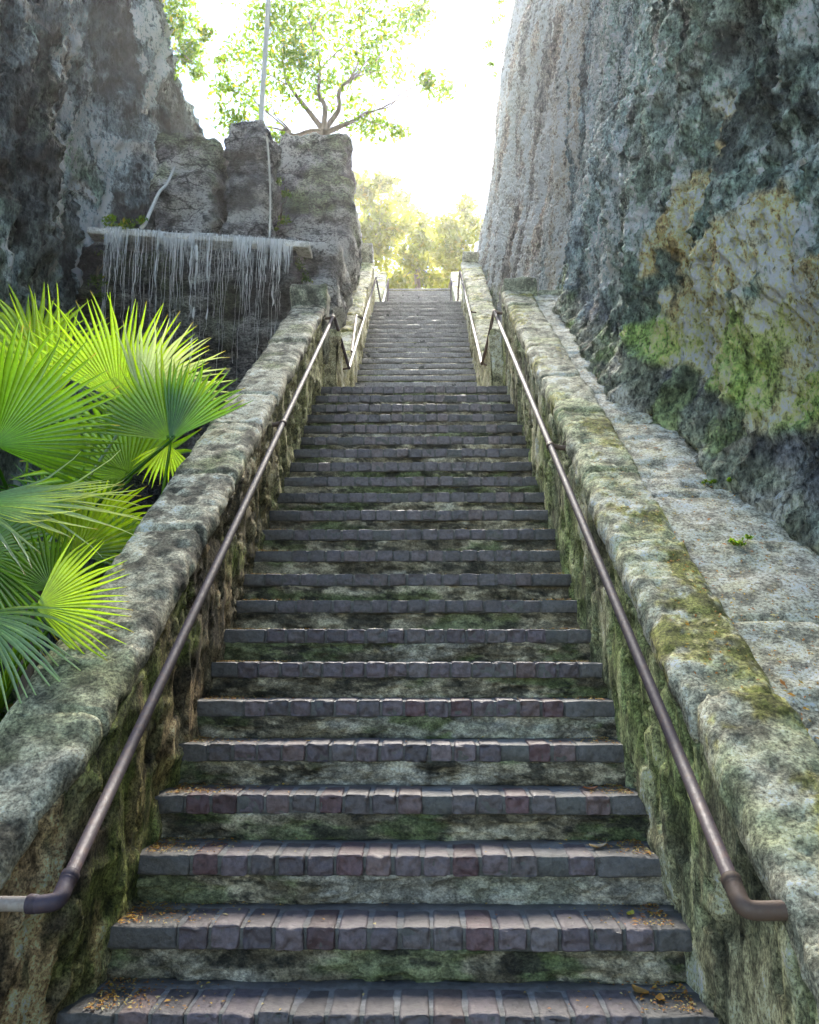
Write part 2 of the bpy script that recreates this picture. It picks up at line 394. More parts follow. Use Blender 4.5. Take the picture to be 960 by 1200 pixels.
def parapet(label, side, xin, xout, Ya, Yb, topf, base_in, slope, colf, ccol, mat, stones, ny, nz, amp, zfoot, seed, cmat='coping', ch=.15, over=.02, group=None, back=None, lift=None):
    """side -1 / +1; xin < xout are distances from the stair's axis"""
    root = empty('parapet_wall', (side*(xin+xout)/2, (Ya+Yb)/2, zfoot)); tag(root, label, 'wall', group)
    ys = Ya+(Yb-Ya)*(np.linspace(0, 1, ny)**(1.35 if ny > 150 else 1))
    s = np.concatenate([np.linspace(0, 1, nz), [1.5, 2., 2.5, 3]]); rows = []
    for Y in ys:
        zt = topf(Y)-ch+.035+(lift[1] if lift and Y < lift[0] else 0); zb = base_in(Y)
        z = zb+(zt-zb)*np.linspace(0, 1, nz)
        X = np.full(nz, xin)
        a = np.column_stack([X, np.full(nz, Y), z])
        e = np.array([[(xin+xout)/2, Y, zt], [xout, Y, zt], [xout, Y, (zt+zfoot)/2], [xout, Y, zfoot], [xin+.05, Y, zfoot]])
        rows.append(np.vstack([a, e]))
    P = np.concatenate(rows); nv = nz+5
    inner = np.tile(np.concatenate([np.ones(nz), np.zeros(5)]), ny)
    outer = np.tile(np.concatenate([np.zeros(nz), [0, 1, 1, 1, 0]]), ny)
    dsp = amp*(fbm(P*[1, 2.4, 2.4]+seed, 5, seed)+.6*ridged(P*[1, 5, 4]+seed, 3, seed+1))
    C = colf(P)
    sk = fbm(P*[1, 4.5, 3.2]+seed, 5, seed+31, .6); flake = sst(-.02, .04, sk)
    dsp = dsp*.8+.016*(flake-.5)-.02*sst(.5, .62, fbm(P*[1, 9, 7]+seed, 4, seed+33)); C = C*(.72+.45*flake)[:, None]*np.array([1.08, 1.03, .86])
    if back: P[:, 0] += inner*back(P[:, 1])
    P[:, 0] -= inner*np.clip(dsp, -.06, .045); P[:, 0] += outer*amp*1.5*fbm(P*[1, 2, 2], 4, seed+9); P[:, 0] *= side
    b = MB(); Q = gridq(ny, nv, True)
    if side > 0: Q = Q[:, ::-1]
    capA = len(P); ends = np.vstack([P[:nv].mean(0), P[-nv:].mean(0)])
    T = [(capA, (j+1) % nv, j) for j in range(nv)]+[(capA+1, (ny-1)*nv+j, (ny-1)*nv+(j+1) % nv) for j in range(nv)]
    b.add(np.vstack([P, ends]), Q, T, np.vstack([C, C[:1], C[-1:]]))
    b.build('wall_face', M[mat], root)
    # coping stones
    y = Ya; rg = np.random.default_rng(seed); k = 0
    for L in stones:
        y1 = min(y+L, Yb)
        if y >= Yb-.05: break
        jx, jz, sh = rg.normal(0, .006), rg.normal(0, .007), rg.random()*5
        if lift and y1 < lift[0]+.1: jz += lift[1]
        x0, x1 = sorted((side*(xin-over), side*(xout+.03)))
        def warp(Pp, jx=jx, jz=jz):
            Pp = Pp.copy(); Pp[:, 2] += topf(Pp[:, 1])+jz; Pp[:, 0] += jx; return Pp
        def post(Pp, nd, sd=seed+k):
            up = sst(.2, .9, nd[:, 2]); P2 = Pp.copy()
            if back: P2[:, 0] += side*back(Pp[:, 1])*(xout+.03-np.abs(Pp[:, 0]))/(xout-xin+.03); P2[:, 2] -= back(Pp[:, 1])*.5
            P2[:, 2] += up*(.005*fbm(Pp*[5, 3, 3], 4, 61)+.005*ridged(Pp*[13, 13, 13], 4, 62)+.007*sst(-.05, .05, fbm(Pp*[7, 6, 6], 4, 69))-.012*sst(.45, .8, fbm(Pp*[16, 12, 12], 3, 66)))
            P2[:, 0] += nd[:, 0]*(.008*fbm(Pp*[3, 3.5, 3.5], 4, 63)+.007*ridged(Pp*[8, 9, 9], 3, 65)); return P2
        b = MB(); dn = 64 if Yb < 9.5 and y < 5 else 30
        block(b, (x0, y+.004, -ch), (x1, y1-.004, 0), (22, max(8, int(dn*L)), 10), np.array([.06, .022, .05]), .005, 8, seed+k, warp=warp, post=post)
        b.c[-1] = ccol(b.v[-1])*np.array([1.10, 1.03, .84])
        b.build('coping_stone', M[cmat], root); y = y1; k += 1
    return root
top1L = lambda Y: nose1(Y)+.80+.0*Y
top1R = lambda Y: nose1(Y)+.86+.012*(Y-3)
wl = parapet('dark mossy parapet along the lowest steps, palms leaning over its grey coping', -1, .985, 1.30, 1.2, 9.02, top1L, lambda Y: nose1(Y)-.45, 0, col_wall_left, col_cop_left, 'wall_dark',
             [1.75, 1.2, .62, .75, .58, .8, .66, .7, .6, .7, .9], 420, 110, .022, GROUND-.05, 401, ch=.13, over=.012, back=lambda Y: .15*sst(3.0, 2.25, Y))
wr = parapet('green streaked parapet along the lowest steps, yellow lichen on its stones below the cliff', 1, .992, 1.27, 1.2, 9.02, top1R, lambda Y: nose1(Y)-.45, 0, col_wall_right, col_cop_right, 'wall_green',
             [.7, 1.0, 1.0, .72, .85, .7, .75, .8, .7, .9, .8], 420, 110, .014, GROUND-.05, 402, ch=.16, over=.01, lift=(2.85, .065))
# end blocks
def endblock(root, x0, x1, Ya, Yb, z0, z1, ccol, name='end_block', rad=.05):
    b = MB(); block(b, (x0, Ya, z0), (x1, Yb, z1), (12, 10, 14), rad, .014, 7, 5); b.c[-1] = ccol(b.v[-1])*np.array([.62, .66, .55]); return b.build(name, M['coping'], root)
endblock(wl, -1.36, -.96, 8.93, 9.32, 4.2, top1L(9)+.22, col_cop_left, rad=.035)
endblock(wr, 1.0, 1.36, 8.95, 9.3, 4.2, top1R(9)+.15, col_cop_right, rad=.035)
# right: broad ledge of flat slabs between coping and cliff
yy = 1.2
for k, L in enumerate([.75, .85, .62, 1.02, .72, .8, .9, .75, .85, .8, .8]):
    y1 = min(yy+L, 9.3)
    if yy > 9: break
    def warp(P):
        P = P.copy(); t = (P[:, 0]-1.28)/.7; P[:, 2] += top1R(P[:, 1])-.045+.0*t; return P
    def post(P, nd, k=k):
        up = sst(.2, .9, nd[:, 2]); P = P.copy(); P[:, 2] += up*(.010*fbm(P*[4, 4, 4], 4, 71)+.006*ridged(P*9, 3, 72)-.02*sst(.5, .8, fbm(P*[7, 9, 9]+3, 3, 73))); return P
    b = MB(); block(b, (1.285, yy+.003, -.3), (2.35, y1-.003, rng.normal(0, .008)), (30, int(36*L), 6), .03, .004, 8, 500+k, warp=warp, post=post)
    b.c[-1] = lerpc(col_cop_right(b.v[-1]), c3(.56, .50, .37), np.full(len(b.v[-1]), .6)); b.build('ledge_slab', M['coping'], wr); yy = y1
endblock(wr, 1.38, 1.74, 9.0, 9.3, 4.2, top1R(9)+.035, col_cop_right)

top2 = lambda Y: np.maximum(nose2(Y)+.80, 4.62)
w2l = parapet('sunlit whitish parapet along the left of the middle flight, beside the ruin rocks', -1, .865, 1.16, 9.28, 16.1, lambda Y: top2(Y), lambda Y: np.maximum(nose2(Y)-.5, 3.3) if np.ndim(Y) else max(nose2(Y)-.5, 3.3), 0, col_wall_far, lambda P: col_cop_right(P)*1.15, 'wall_green',
              [.8]*9, 120, 40, .02, 2.2, 403, ch=.12)
w2r = parapet('pale greenish parapet along the right of the middle flight, below the pale cliff end', 1, .885, 1.22, 9.26, 16.1, lambda Y: top2(Y), lambda Y: max(nose2(Y)-.5, 3.3), 0, col_wall_far, lambda P: col_cop_right(P)*1.1, 'wall_green',
              [.8]*9, 120, 40, .02, 2.2, 404, ch=.12)
b = MB(); block(b, (.90, 16.0, 8.0), (1.22, 16.35, 8.75), (8, 8, 8), .04, .01, 7, 6); b.c[-1] = col_wall_far(b.v[-1]); b.build('end_block', M['coping'], w2r)
b = MB(); block(b, (-1.16, 16.0, 8.0), (-.88, 16.35, 8.95), (8, 8, 8), .04, .01, 7, 6); b.c[-1] = col_wall_far(b.v[-1]); b.build('end_block', M['coping'], w2l)
top3 = lambda Y: np.maximum(nose3(Y)+.45, Z3+.5)
for sd, lb in ((-1, 'low bright parapet left of the topmost steps'), (1, 'low bright parapet right of the topmost steps, at the cliff end')):
    parapet(lb, sd, .90, 1.2, 17.4, 22.4, top3, lambda Y: max(nose3(Y)-.5, Z3-.4), 0, col_wall_far, lambda P: col_cop_right(P)*1.1, 'wall_green', [1.]*6, 30, 12, .02, 6., 405+sd, ch=.12)

# ------------------------------------------------------------------ handrails
PAINT = c3(.050, .038, .050); BARE = c3(.24, .21, .18); RUST = c3(.10, .068, .05)
def rail_root(label, loc): return tag(empty('handrail', loc), label, 'handrail', 'iron pipe handrails of the stairs')
def part(root, name, pts, rad, col=PAINT, ns=14, mat='metal'):
    b = MB(); tube(b, pts, rad, ns, col); return b.build(name, M[mat], root)
def collar(root, p, dirv, rad, l=.014, col=PAINT, name='collar'):
    p = np.array(p); dv = np.array(dirv)/np.linalg.norm(dirv)
    return part(root, name, [p-dv*l, p-dv*l*.7, p+dv*l*.7, p+dv*l], [rad*.9, rad, rad, rad*.9], col)
def bracket(root, p, xw, side, r=.016, hook=False):
    b = MB(); q = np.array([side*xw, p[1]+.01, p[2]-.015])
    tube(b, [p, (np.array(p)+q)/2+[0, 0, -.004], q], [r, r, r*1.15], 10, RUST*1.2)
    if hook:
        a = np.linspace(0, 1.6*math.pi, 14); c = q+np.array([-side*.02, 0, .02])
        tube(b, [c+np.array([side*.028*math.cos(t), .0, .028*math.sin(t)]) for t in a], .005, 6, RUST)
    return b.build('bracket', M['metal'], root)
RR = .0195
# lowest flight, left
A = at(78, 1035, 2.42); A[0] = -.885; Bt = np.array([-.885, 9.06, 4.70])
A = np.array([-.885, 2.45, .465]); dv = (Bt-A)/np.linalg.norm(Bt-A)
h1 = rail_root('long iron handrail on the left parapet of the lowest flight', (-.9, 5.5, 2.4))
part(h1, 'rail', [A+dv*.02, *[A+dv*t for t in np.linspace(.6, 7.2, 12)], Bt], RR)
E1 = np.array([-.922, A[1]-.055, A[2]-.028]); Ew = np.array([-1.15, A[1]-.055, A[2]-.028])
part(h1, 'elbow', smooth_path([A+dv*.03, A, (A+E1)/2+np.array([.018, -.014, -.008]), E1, E1+np.array([-.02, 0, 0])], 5), [RR*1.2]*21, PAINT*1.3)
collar(h1, A+dv*.035, dv, RR*1.32); collar(h1, E1+np.array([-.025, 0, 0]), (1, 0, 0), RR*1.3)
part(h1, 'wall_end', [E1, (E1+Ew)/2, Ew], [RR, RR, RR*1.02], np.array([BARE*1.25, BARE*1.25, c3(.16, .22, .06)]))
for t in (.515, .985):
    p = A+(Bt-A)*t; collar(h1, p, dv, RR*1.3, .02, RUST); bracket(h1, p, 1.02, -1)
# lowest flight, right
A = np.array([.888, 2.285, .505]); Bt = np.array([.897, 9.05, 4.735]); dv = (Bt-A)/np.linalg.norm(Bt-A)
h2 = rail_root('long iron handrail on the right parapet, its rusty elbow bent into the wall', (.9, 5.5, 2.4))
part(h2, 'rail', [A+dv*.02, *[A+dv*t for t in np.linspace(.6, 7.2, 12)], Bt], RR)
E1 = np.array([.918, A[1]-.045, A[2]-.03])
part(h2, 'elbow', smooth_path([A+dv*.03, A, (A+E1)/2+np.array([-.012, -.012, -.006]), E1, E1+np.array([.085, 0, .002])], 5), [RR*1.22]*21, RUST*1.3)
collar(h2, A+dv*.035, dv, RR*1.33, col=RUST)
for t in (.43, .992):
    p = A+(Bt-A)*t; collar(h2, p, dv, RR*1.3, .02, RUST); bracket(h2, p, 1.02, 1, hook=(t < .5))
# middle flight rails, each with the steep pipe that ties it to the lower rail
h3 = rail_root('bright iron handrail left of the middle flight with a steep tie pipe', (-.8, 13, 5.6))
a3, b3 = np.array([-.79, 9.95, 4.38]), np.array([-.79, 15.6, 8.02])
part(h3, 'rail', [a3, *[a3+(b3-a3)*t for t in (.3, .6)], b3], RR, PAINT*1.6); part(h3, 'tie_pipe', [[-.885, 9.08, 4.70], [-.84, 9.5, 4.55], a3], RR*.9, PAINT)
part(h3, 'tie_pipe', [a3+[-.03, .7, .45], a3+(b3-a3)*.33+[-.06, -.1, .16], a3+(b3-a3)*.42], RR*.8, RUST)
h4 = rail_root('bright iron handrail right of the middle flight with a brown tie pipe', (.8, 13, 5.6))
a4, b4 = np.array([.815, 9.9, 4.41]), np.array([.815, 15.4, 8.06])
part(h4, 'rail', [a4, *[a4+(b4-a4)*t for t in (.3, .6)], b4], RR, PAINT*1.6); part(h4, 'tie_pipe', [[.895, 9.05, 4.735], [.86, 9.5, 4.56], a4], RR*.9, RUST)
for hh, aa, bb, s in ((h3, a3, b3, -1), (h4, a4, b4, 1)):
    for t in (.0, .45): bracket(hh, aa+(bb-aa)*t, .92, s, .012)
h5 = rail_root('short bright handrail left of the topmost steps', (-.8, 18, 8.6))
a5, b5 = np.array([-.76, 17.2, 8.05]), np.array([-.76, 20.6, 10.2])
part(h5, 'rail', [a5, (a5+b5)/2, b5], RR, PAINT*1.8); part(h5, 'post', [[-.76, 20.4, 9.2], [-.76, 20.4, 10.07]], RR, PAINT*1.8); part(h5, 'tie_pipe', [b3, (a5+b3)/2+[0, 0, .01], a5], RR*.9, PAINT)
h6 = rail_root('short bright handrail right of the topmost steps', (.8, 18, 8.6))
a6, b6 = np.array([.82, 16.6, 7.95]), np.array([.82, 20.6, 10.2])
part(h6, 'rail', [a6, (a6+b6)/2, b6], RR, PAINT*1.8); part(h6, 'post', [[.82, 20.4, 9.2], [.82, 20.4, 10.07]], RR, PAINT*1.8); part(h6, 'tie_pipe', [b4, (a6+b4)/2+[0, 0, .01], a6], RR*.9, RUST)

# ------------------------------------------------------------------ ground, hill, path
def plane(name, x0, x1, y0, y1, z, mat, col, n=40, amp=.05, kind='structure'):
    xs = np.linspace(x0, x1, n); ys = np.linspace(y0, y1, n); X, Y = np.meshgrid(xs, ys, indexing='ij')
    P = np.column_stack([X.ravel(), Y.ravel(), np.full(X.size, z)]); P[:, 2] += amp*fbm(P*.7, 4, 3)
    b = MB(); b.add(P, gridq(n, n), col=col); return tag(b.build(name, mat, None), kind=kind)
plane('ground', -70, 70, -40, 110, GROUND-.06, M['soil'], c3(.10, .085, .06), 120, .04)
b = MB(); block(b, (-40, 22.1, -1), (40, 100, TOPZ-.02), (30, 30, 4), .2, .0); b.c[-1] = np.tile(c3(.22, .20, .11), (len(b.v[-1]), 1))
tag(b.build('hill', M['soil']), kind='structure')
b = MB(); block(b, (-1.6, 22.25, TOPZ-.2), (2.4, 60, TOPZ+.01), (10, 30, 2), .02, .004); b.c[-1] = np.tile(c3(.45, .42, .36), (len(b.v[-1]), 1))
tag(b.build('path', M['cement']), kind='structure')

# ------------------------------------------------------------------ cliffs
def blobs(P2, lst):
    r = np.zeros(len(P2))
    for (y, z, ry, rz, s) in lst: r = np.maximum(r, s*np.exp(-((P2[:, 0]-y)/ry)**2-((P2[:, 1]-z)/rz)**2))
    return r
def right_cliff():
    ys = np.concatenate([np.linspace(-5, 2.6, 22), np.geomspace(2.65, 20.5, 620)])
    hs = np.concatenate([np.linspace(-.5, 3.4, 260), np.linspace(3.42, 9, 250), np.linspace(9.1, 17, 70)])
    Y, H = np.meshgrid(ys, hs, indexing='ij'); Y = Y.ravel(); H = H.ravel()
    led = np.where(Y < 9.2, top1R(Y), np.maximum(nose2(Y)+.5, top1R(9.2)*.5+2.3)); led = np.where(Y < 9.2, led, np.interp(Y, [9.2, 10.5, 16.3, 20.5], [top1R(9.2), 4.9, 8.3, 9.3]))
    Z = led+H
    # foot of the cliff, then a face leaning back
    Xf = np.interp(Y, [-5, 2.5, 3.5, 4.7, 6, 9, 12, 16, 18, 20.5], [2.5, 2.15, 2.03, 1.86, 1.70, 1.66, 1.45, 1.24, 1.22, 1.5])
    hh = np.maximum(H, 0)
    lean = np.interp(Y, [2, 5, 9, 14, 20], [.10, .11, .13, .15, .17])
    X = Xf+lean*hh-.15*np.exp(-(hh/.16)**1.3)*sst(9.6, 8., Y)
    P = np.column_stack([X, Y, Z])
    near = sst(9.5, 7, Y); nr0 = near
    d = .13*vn(np.column_stack([Y*.55, Z*.16+Y*.1, 0*Y]), 1)+.09*fbm(np.column_stack([Y*1.6-Z*.2, Z*.35, 0*Y+3]), 4, 2)
    wp = .5*fbm(np.column_stack([Y*.8, Z*.5, 0*Y+6]), 4, 44)
    fl = ridged(np.column_stack([Y*1.7-Z*.25+wp, Z*.3+wp, 0*Y+1]), 4, 3)
    d += .032*fl+.05*np.sign(vn(np.column_stack([Y*.9+wp, Z*.6, 0*Y]), 45))*np.abs(vn(np.column_stack([Y*.9+wp, Z*.6, 0*Y]), 45))**.35
    q = np.column_stack([Y*3.4-Z*.9, Z*1.9+Y*.8, 0*Y])
    d += (.6+.4*near)*(.035*fbm(q, 5, 4)+.028*ridged(q*1.7+wp[:, None], 4, 5))+.020*ridged(q*4.3, 4, 6)+.016*ridged(q*8, 3, 66)
    # bulging overhang above the undercut foot
    d += near*(.10*np.exp(-((H-1.3)/.6)**2)*(.7+.5*vn(np.column_stack([Y*1.1, H*.8, 0*Y]), 8))-.03*np.exp(-((H-.62)/.28)**2))
    cr0 = blobs(np.column_stack([Y, Z]), [(4.3, 2.55, .9, .5, 1.), (5.3, 3.0, .8, .4, .9), (3.5, 2.2, .6, .5, 1.)])
    rough = 1-.75*sst(.3, .8, cr0)
    near = near*rough
    # long vertical cracks
    for (yc, w, dep, sl) in ((8.45, .10, .22, .12), (9.9, .12, .25, .10), (11.7, .1, .18, .1), (13.6, .12, .2, .1), (6.9, .07, .07, .12), (15.3, .1, .15, .1)):
        dd = Y-(yc+sl*(Z-6.5)+.12*fbm(np.column_stack([Z*.6, Y*0, Y*0+yc]), 3, 9)); d -= .7*dep*np.exp(-(dd/w)**2)*sst(.2, 1., H)
    roots = np.exp(-((H-.2)/.22)**2)*nr0
    d += roots*.02*ridged(np.column_stack([Y*1.9+Z*1.1, Z*1.6-Y*.8, 0*Y]), 3, 12)
    P[:, 0] -= d
    # ---- stone colours
    yz = np.column_stack([Y, Z]); w = np.column_stack([Y, Z])+.35*np.column_stack([fbm(P*1.3, 4, 14), fbm(P*1.3+7, 4, 15)])
    st = fbm(np.column_stack([Y*4-Z*.6, Z*.5, 0*Y]), 5, 16); md = fbm(P*[1, 1.6, .9], 5, 17); fine = fbm(P*[4, 5, 4], 5, 18)
    c = lerpc(c3(.14, .185, .20), c3(.42, .51, .53), sst(-.5, .6, st*.7+md*.5))
    dk = near*sst(2.9, 1.6, Y*0+0)  # (kept neutral)
    green = sst(8.4, 6.2, Y+.5*md)
    c = lerpc(c, lerpc(c3(.10, .135, .095), c3(.38, .44, .38), sst(-.1, .75, fine+.4*md)), green*.85)
    c = lerpc(c, c3(.03, .034, .03), sst(.25, .65, fbm(q*1.2+5, 5, 19))*.8*(.4+.6*green))
    c = lerpc(c, c3(.50, .56, .52), sst(.25, .7, fbm(np.column_stack([Y*3-Z*.5, Z*.9, 0*Y+5]), 5, 20))*sst(6, 7.6, Y)*sst(10, 8.4, Y)*.75)
    tl_ = blobs(yz, [(7.0, 6.6, .7, 1.0, 1.), (6.2, 5.6, .4, .6, .8), (7.6, 5.2, .6, .7, .8), (8.2, 7.6, .5, 1.2, .7)])
    c = lerpc(c, c3(.36, .50, .44), sst(.4, .9, tl_+.35*fine)*.7)
    far = sst(10.0, 11.2, Y+.4*st)
    c = lerpc(c, lerpc(c3(.36, .27, .20), c3(.70, .64, .56), sst(-.35, .35, fbm(np.column_stack([Y*3, Z*.8, 0*Y+8]), 5, 21)+.2)), far*.85)
    c = lerpc(c, c3(.11, .10, .09), sst(.15, .6, fbm(np.column_stack([Y*5-Z*.5, Z*.4, 0*Y+2]), 4, 22))*.8*sst(9, 12, Y))
    bl = blobs(yz, [(9.6, 8.2, .35, 1.8, .9), (10.3, 6.6, .35, 1.3, 1.), (10.0, 5.6, .22, .6, 1.), (11.2, 7.5, .4, 2, .6)])
    c = lerpc(c, c3(.60, .53, .44), sst(.35, .7, bl+.4*st))
    oc = blobs(w, [(5.35, 3.78, .32, .36, 1.1), (5.55, 3.3, .40, .35, .7), (4.86, 3.2, .45, .32, 1.), (4.15, 2.82, .45, .34, 1.05), (4.4, 3.4, .25, .4, .7), (5.0, 4.3, .2, .3, .5)])
    c = lerpc(c, c3(.72, .54, .24), sst(.36, .7, oc+.16*fine)); c = lerpc(c, c3(.80, .68, .44), sst(.85, 1.1, oc+.25*md))
    cr = blobs(w, [(4.35, 2.55, .75, .38, 1.1), (5.3, 2.95, .7, .34, .9), (3.6, 2.2, .5, .4, 1.)])
    c = lerpc(c, c3(.78, .68, .34), sst(.35, .7, cr+.15*fine)*(1-.6*sst(.5, .8, oc)))
    gr = blobs(w, [(5.75, 3.0, .55, .32, 1.2), (4.9, 2.62, .7, .24, 1.), (4.05, 2.3, .6, .22, 1.), (6.3, 3.3, .4, .3, .6)])
    c = lerpc(c, c3(.30, .44, .10), sst(.35, .8, gr+.3*fine)*.85)
    # dark foot and grey earth below it
    foot = np.exp(-((H-.22-.1*md)/np.interp(Y, [3, 5, 8], [.24, .22, .3]))**2)*sst(9.3, 7, Y)
    c = lerpc(c, c3(.085, .085, .09), sst(.4, .8, foot+.15*fine)*.88)
    ear = sst(.20, .06, H+.10*md)*sst(9.6, 8.6, Y)
    c = lerpc(c, lerpc(c3(.16, .17, .12), c3(.27, .26, .21), sst(-.2, .6, fine)), ear)
    c = lerpc(c, c3(.13, .18, .05), sst(.25, .6, fbm(P*3+2, 4, 25))*sst(.5, .1, H)*.6)
    nu, nv = len(ys), len(hs); P3 = P.reshape(nu, nv, 3); C3 = c.reshape(nu, nv, 3)
    back = np.stack([np.stack([np.full(nu, 12.), ys, P3[:, -1, 2]], -1), np.stack([np.full(nu, 12.), ys, np.full(nu, -.6)], -1), np.stack([P3[:, 0, 0]+.5, ys, np.full(nu, -.6)], -1)], 1)
    P3 = np.concatenate([P3, back], 1); C3 = np.concatenate([C3, np.tile(C3[:, -1:], (1, 3, 1))], 1)
    def endcol(row):
        e = row.copy(); e[:, 0] = 12.; return e
    P3 = np.concatenate([endcol(P3[0])[None], P3, endcol(P3[-1])[None]], 0); C3 = np.concatenate([C3[:1], C3, C3[-1:]], 0)
    b = MB(); b.add(P3.reshape(-1, 3), gridq(nu+2, nv+3, True), col=C3.reshape(-1, 3))
    return tag(b.build('cliff', M['cliff']), 'tall cut rock face to the right of the stairs, ochre and green near its foot', 'cliff', kind='structure')
right_cliff()

def left_cliff():
    ys = np.concatenate([np.linspace(1, 6.8, 20), np.linspace(6.9, 15.2, 300)]); zs = np.concatenate([np.linspace(-.6, 3.8, 30), np.linspace(3.9, 13.5, 330), np.linspace(13.6, 17, 12)])
    Y, Z = np.meshgrid(ys, zs, indexing='ij'); Y = Y.ravel(); Z = Z.ravel()
    X = np.interp(Y, [1, 7, 9, 11, 12.3, 14, 15.2], [-5.4, -4.8, -4.6, -4.5, -4.2, -3.5, -3.3])-np.interp(Y, [7, 11, 14], [.10, .16, .32])*(Z-6.8)
    P = np.column_stack([X, Y, Z]); s = Y*1.0
    d = .30*vn(np.column_stack([Y*.6-Z*.12, Z*.12, 0*Y]), 31)+.22*ridged(np.column_stack([Y*.9-Z*.22, Z*.12, 0*Y]), 3, 32)+.10*fbm(np.column_stack([Y*2-Z*.5, Z*.5, 0*Y]), 5, 33)
    q = np.column_stack([Y*3-Z*1.0, Z*1.3, 0*Y]); d += .08*ridged(q, 4, 34)+.05*ridged(q*2.6, 4, 35)+.03*ridged(np.column_stack([Y*9-Z*3, Z*2, 0*Y]), 3, 68)
    P[:, 0] += d
    st = fbm(np.column_stack([Y*2.6-Z*.6, Z*.25, 0*Y]), 5, 36); md = fbm(P*.9, 5, 37); fine = fbm(q*1.5, 5, 38)
    c = lerpc(c3(.09, .11, .115), c3(.32, .37, .38), sst(-.4, .7, fine+.5*st))
    c = lerpc(c, c3(.60, .66, .65), sst(.1, .5, st+.3*fine)*.9)
    yz = np.column_stack([Y, Z])+.25*np.column_stack([fine, md])
    pa = blobs(yz, [(10.95, 9.4, .30, 1.1, 1.2), (9.5, 8.7, .55, .45, 1.1), (9.3, 7.9, .35, .35, .8), (12.6, 8.8, .35, .9, .7), (11.4, 7.6, .3, .3, .7), (12.9, 9.8, .4, .6, .7)])
    c = lerpc(c, c3(.62, .55, .47), sst(.5, .85, pa+.2*st))
    gr = blobs(yz, [(9.75, 7.1, .35, 1.6, .9), (11.5, 7.9, .5, .8, .8), (10.8, 6.6, .9, .8, .7), (8.6, 5.8, .8, .9, .6)])
    c = lerpc(c, c3(.13, .19, .08), sst(.35, .9, gr+.2*fine)*.7)
    c = lerpc(c, c3(.018, .02, .02), sst(.08, .35, fbm(np.column_stack([Y*2.2-Z*.5, Z*.45, 0*Y+4]), 5, 39))*.85)
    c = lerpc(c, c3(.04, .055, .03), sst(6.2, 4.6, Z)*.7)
    nu, nv = len(ys), len(zs); P3 = P.reshape(nu, nv, 3); C3 = c.reshape(nu, nv, 3)
    back = np.stack([np.stack([np.full(nu, -14.), ys, P3[:, -1, 2]], -1), np.stack([np.full(nu, -14.), ys, np.full(nu, -.6)], -1)], 1)
    P3 = np.concatenate([P3, back], 1); C3 = np.concatenate([C3, np.tile(C3[:, -1:], (1, 2, 1))], 1)
    def endcol(r):
        e = r.copy(); e[:, 0] = -14.; return e
    P3 = np.concatenate([endcol(P3[0])[None], P3, endcol(P3[-1])[None]], 0); C3 = np.concatenate([C3[:1], C3, C3[-1:]], 0)
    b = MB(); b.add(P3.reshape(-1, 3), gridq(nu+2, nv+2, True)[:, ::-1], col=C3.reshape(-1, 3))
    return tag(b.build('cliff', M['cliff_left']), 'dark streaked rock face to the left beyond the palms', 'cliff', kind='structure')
left_cliff()

# ------------------------------------------------------------------ ruin rocks above the waterfall
def ruin(name, label, x0, x1, y0, y1, z0, z1, seed, taper=.08, rad=.10, n=(34, 20, 70), group='broken rock pillars above the waterfall', tint=1., cat='rock', mat='pillar'):
    def post(P, nd):
        t = np.clip((P[:, 2]-z0)/(z1-z0), 0, 1); cx = (x0+x1)/2; P = P.copy()
        P[:, 0] = cx+(P[:, 0]-cx)*(1-taper*(t-.3)); up = sst(.3, .9, nd[:, 2])
        bed = np.floor(P[:, 2]*2.6+.8*vn(P*[.9, .9, .5], seed)); dd = .06*fbm(P*[1.4, 1.4, .8]+seed, 4, seed)+.07*vn(np.column_stack([bed*1.7+seed, np.floor(P[:, 0]*1.6+bed*.37), bed*0]), seed+12)+.035*ridged(P*[2, 2, 5]+seed, 4, seed+1)+.02*ridged(P*[7, 7, 8], 3, seed+2)
        lay = .03*np.sign(np.sin(P[:, 2]*9+3*vn(P*.8, seed)))*np.abs(np.sin(P[:, 2]*9+3*vn(P*.8, seed)))**.3
        P = P+nd*(dd+lay*(1-up))[:, None]; P[:, 2] += up*(.14*fbm(P*[2.2, 1, 0]+seed, 3, seed+4)); return P
    b = MB(); block(b, (x0, y0, z0), (x1, y1, z1), n, rad, 0, 1, seed, post=post)
    P = b.v[-1]; a = fbm(P*1.6, 5, seed+6); f = fbm(P*[5, 5, 7], 4, seed+7); lay = fbm(P*[1, 1, 6], 4, seed+8)
    c = lerpc(c3(.11, .11, .115), c3(.36, .355, .35), sst(-.4, .6, a+.4*lay)); c = lerpc(c, c3(.03, .03, .03), sst(.1, .6, f)*.8)
    c = lerpc(c, c3(.45, .45, .43), sst(.35, .8, lay+.3*f+.2*sst(z1-1, z1, P[:, 2]))*.7); c = lerpc(c, c3(.12, .16, .06), sst(.2, .7, fbm(P*1.1+4, 4, seed+9))*.5)
    b.c[-1] = c*tint
    return tag(b.build(name, M[mat]), label, cat, group)
ruin('rock_pillar', 'dark leftmost broken rock pillar, beside the left cliff', -3.88, -3.02, 11.9, 12.8, 5.4, 8.72, 611)
ruin('rock_pillar', 'tallest narrow rock pillar, the pale pole rising from it', -2.86, -2.24, 11.8, 12.6, 5.4, 8.88, 612, taper=.05)
ruin('rock_pillar', 'broad block of ruin rock under the leaning tree', -2.22, -1.12, 13.0, 14.6, 2.0, 9.42, 613, taper=.02, n=(44, 30, 110), tint=1.15)
ruin('stone_wall', 'low shadowy rock wall filling the gaps behind the pillars', -4.2, -1.5, 13.1, 13.9, 4.0, 8.75, 614, taper=0, n=(60, 10, 60), group=None, tint=.75, cat='wall')
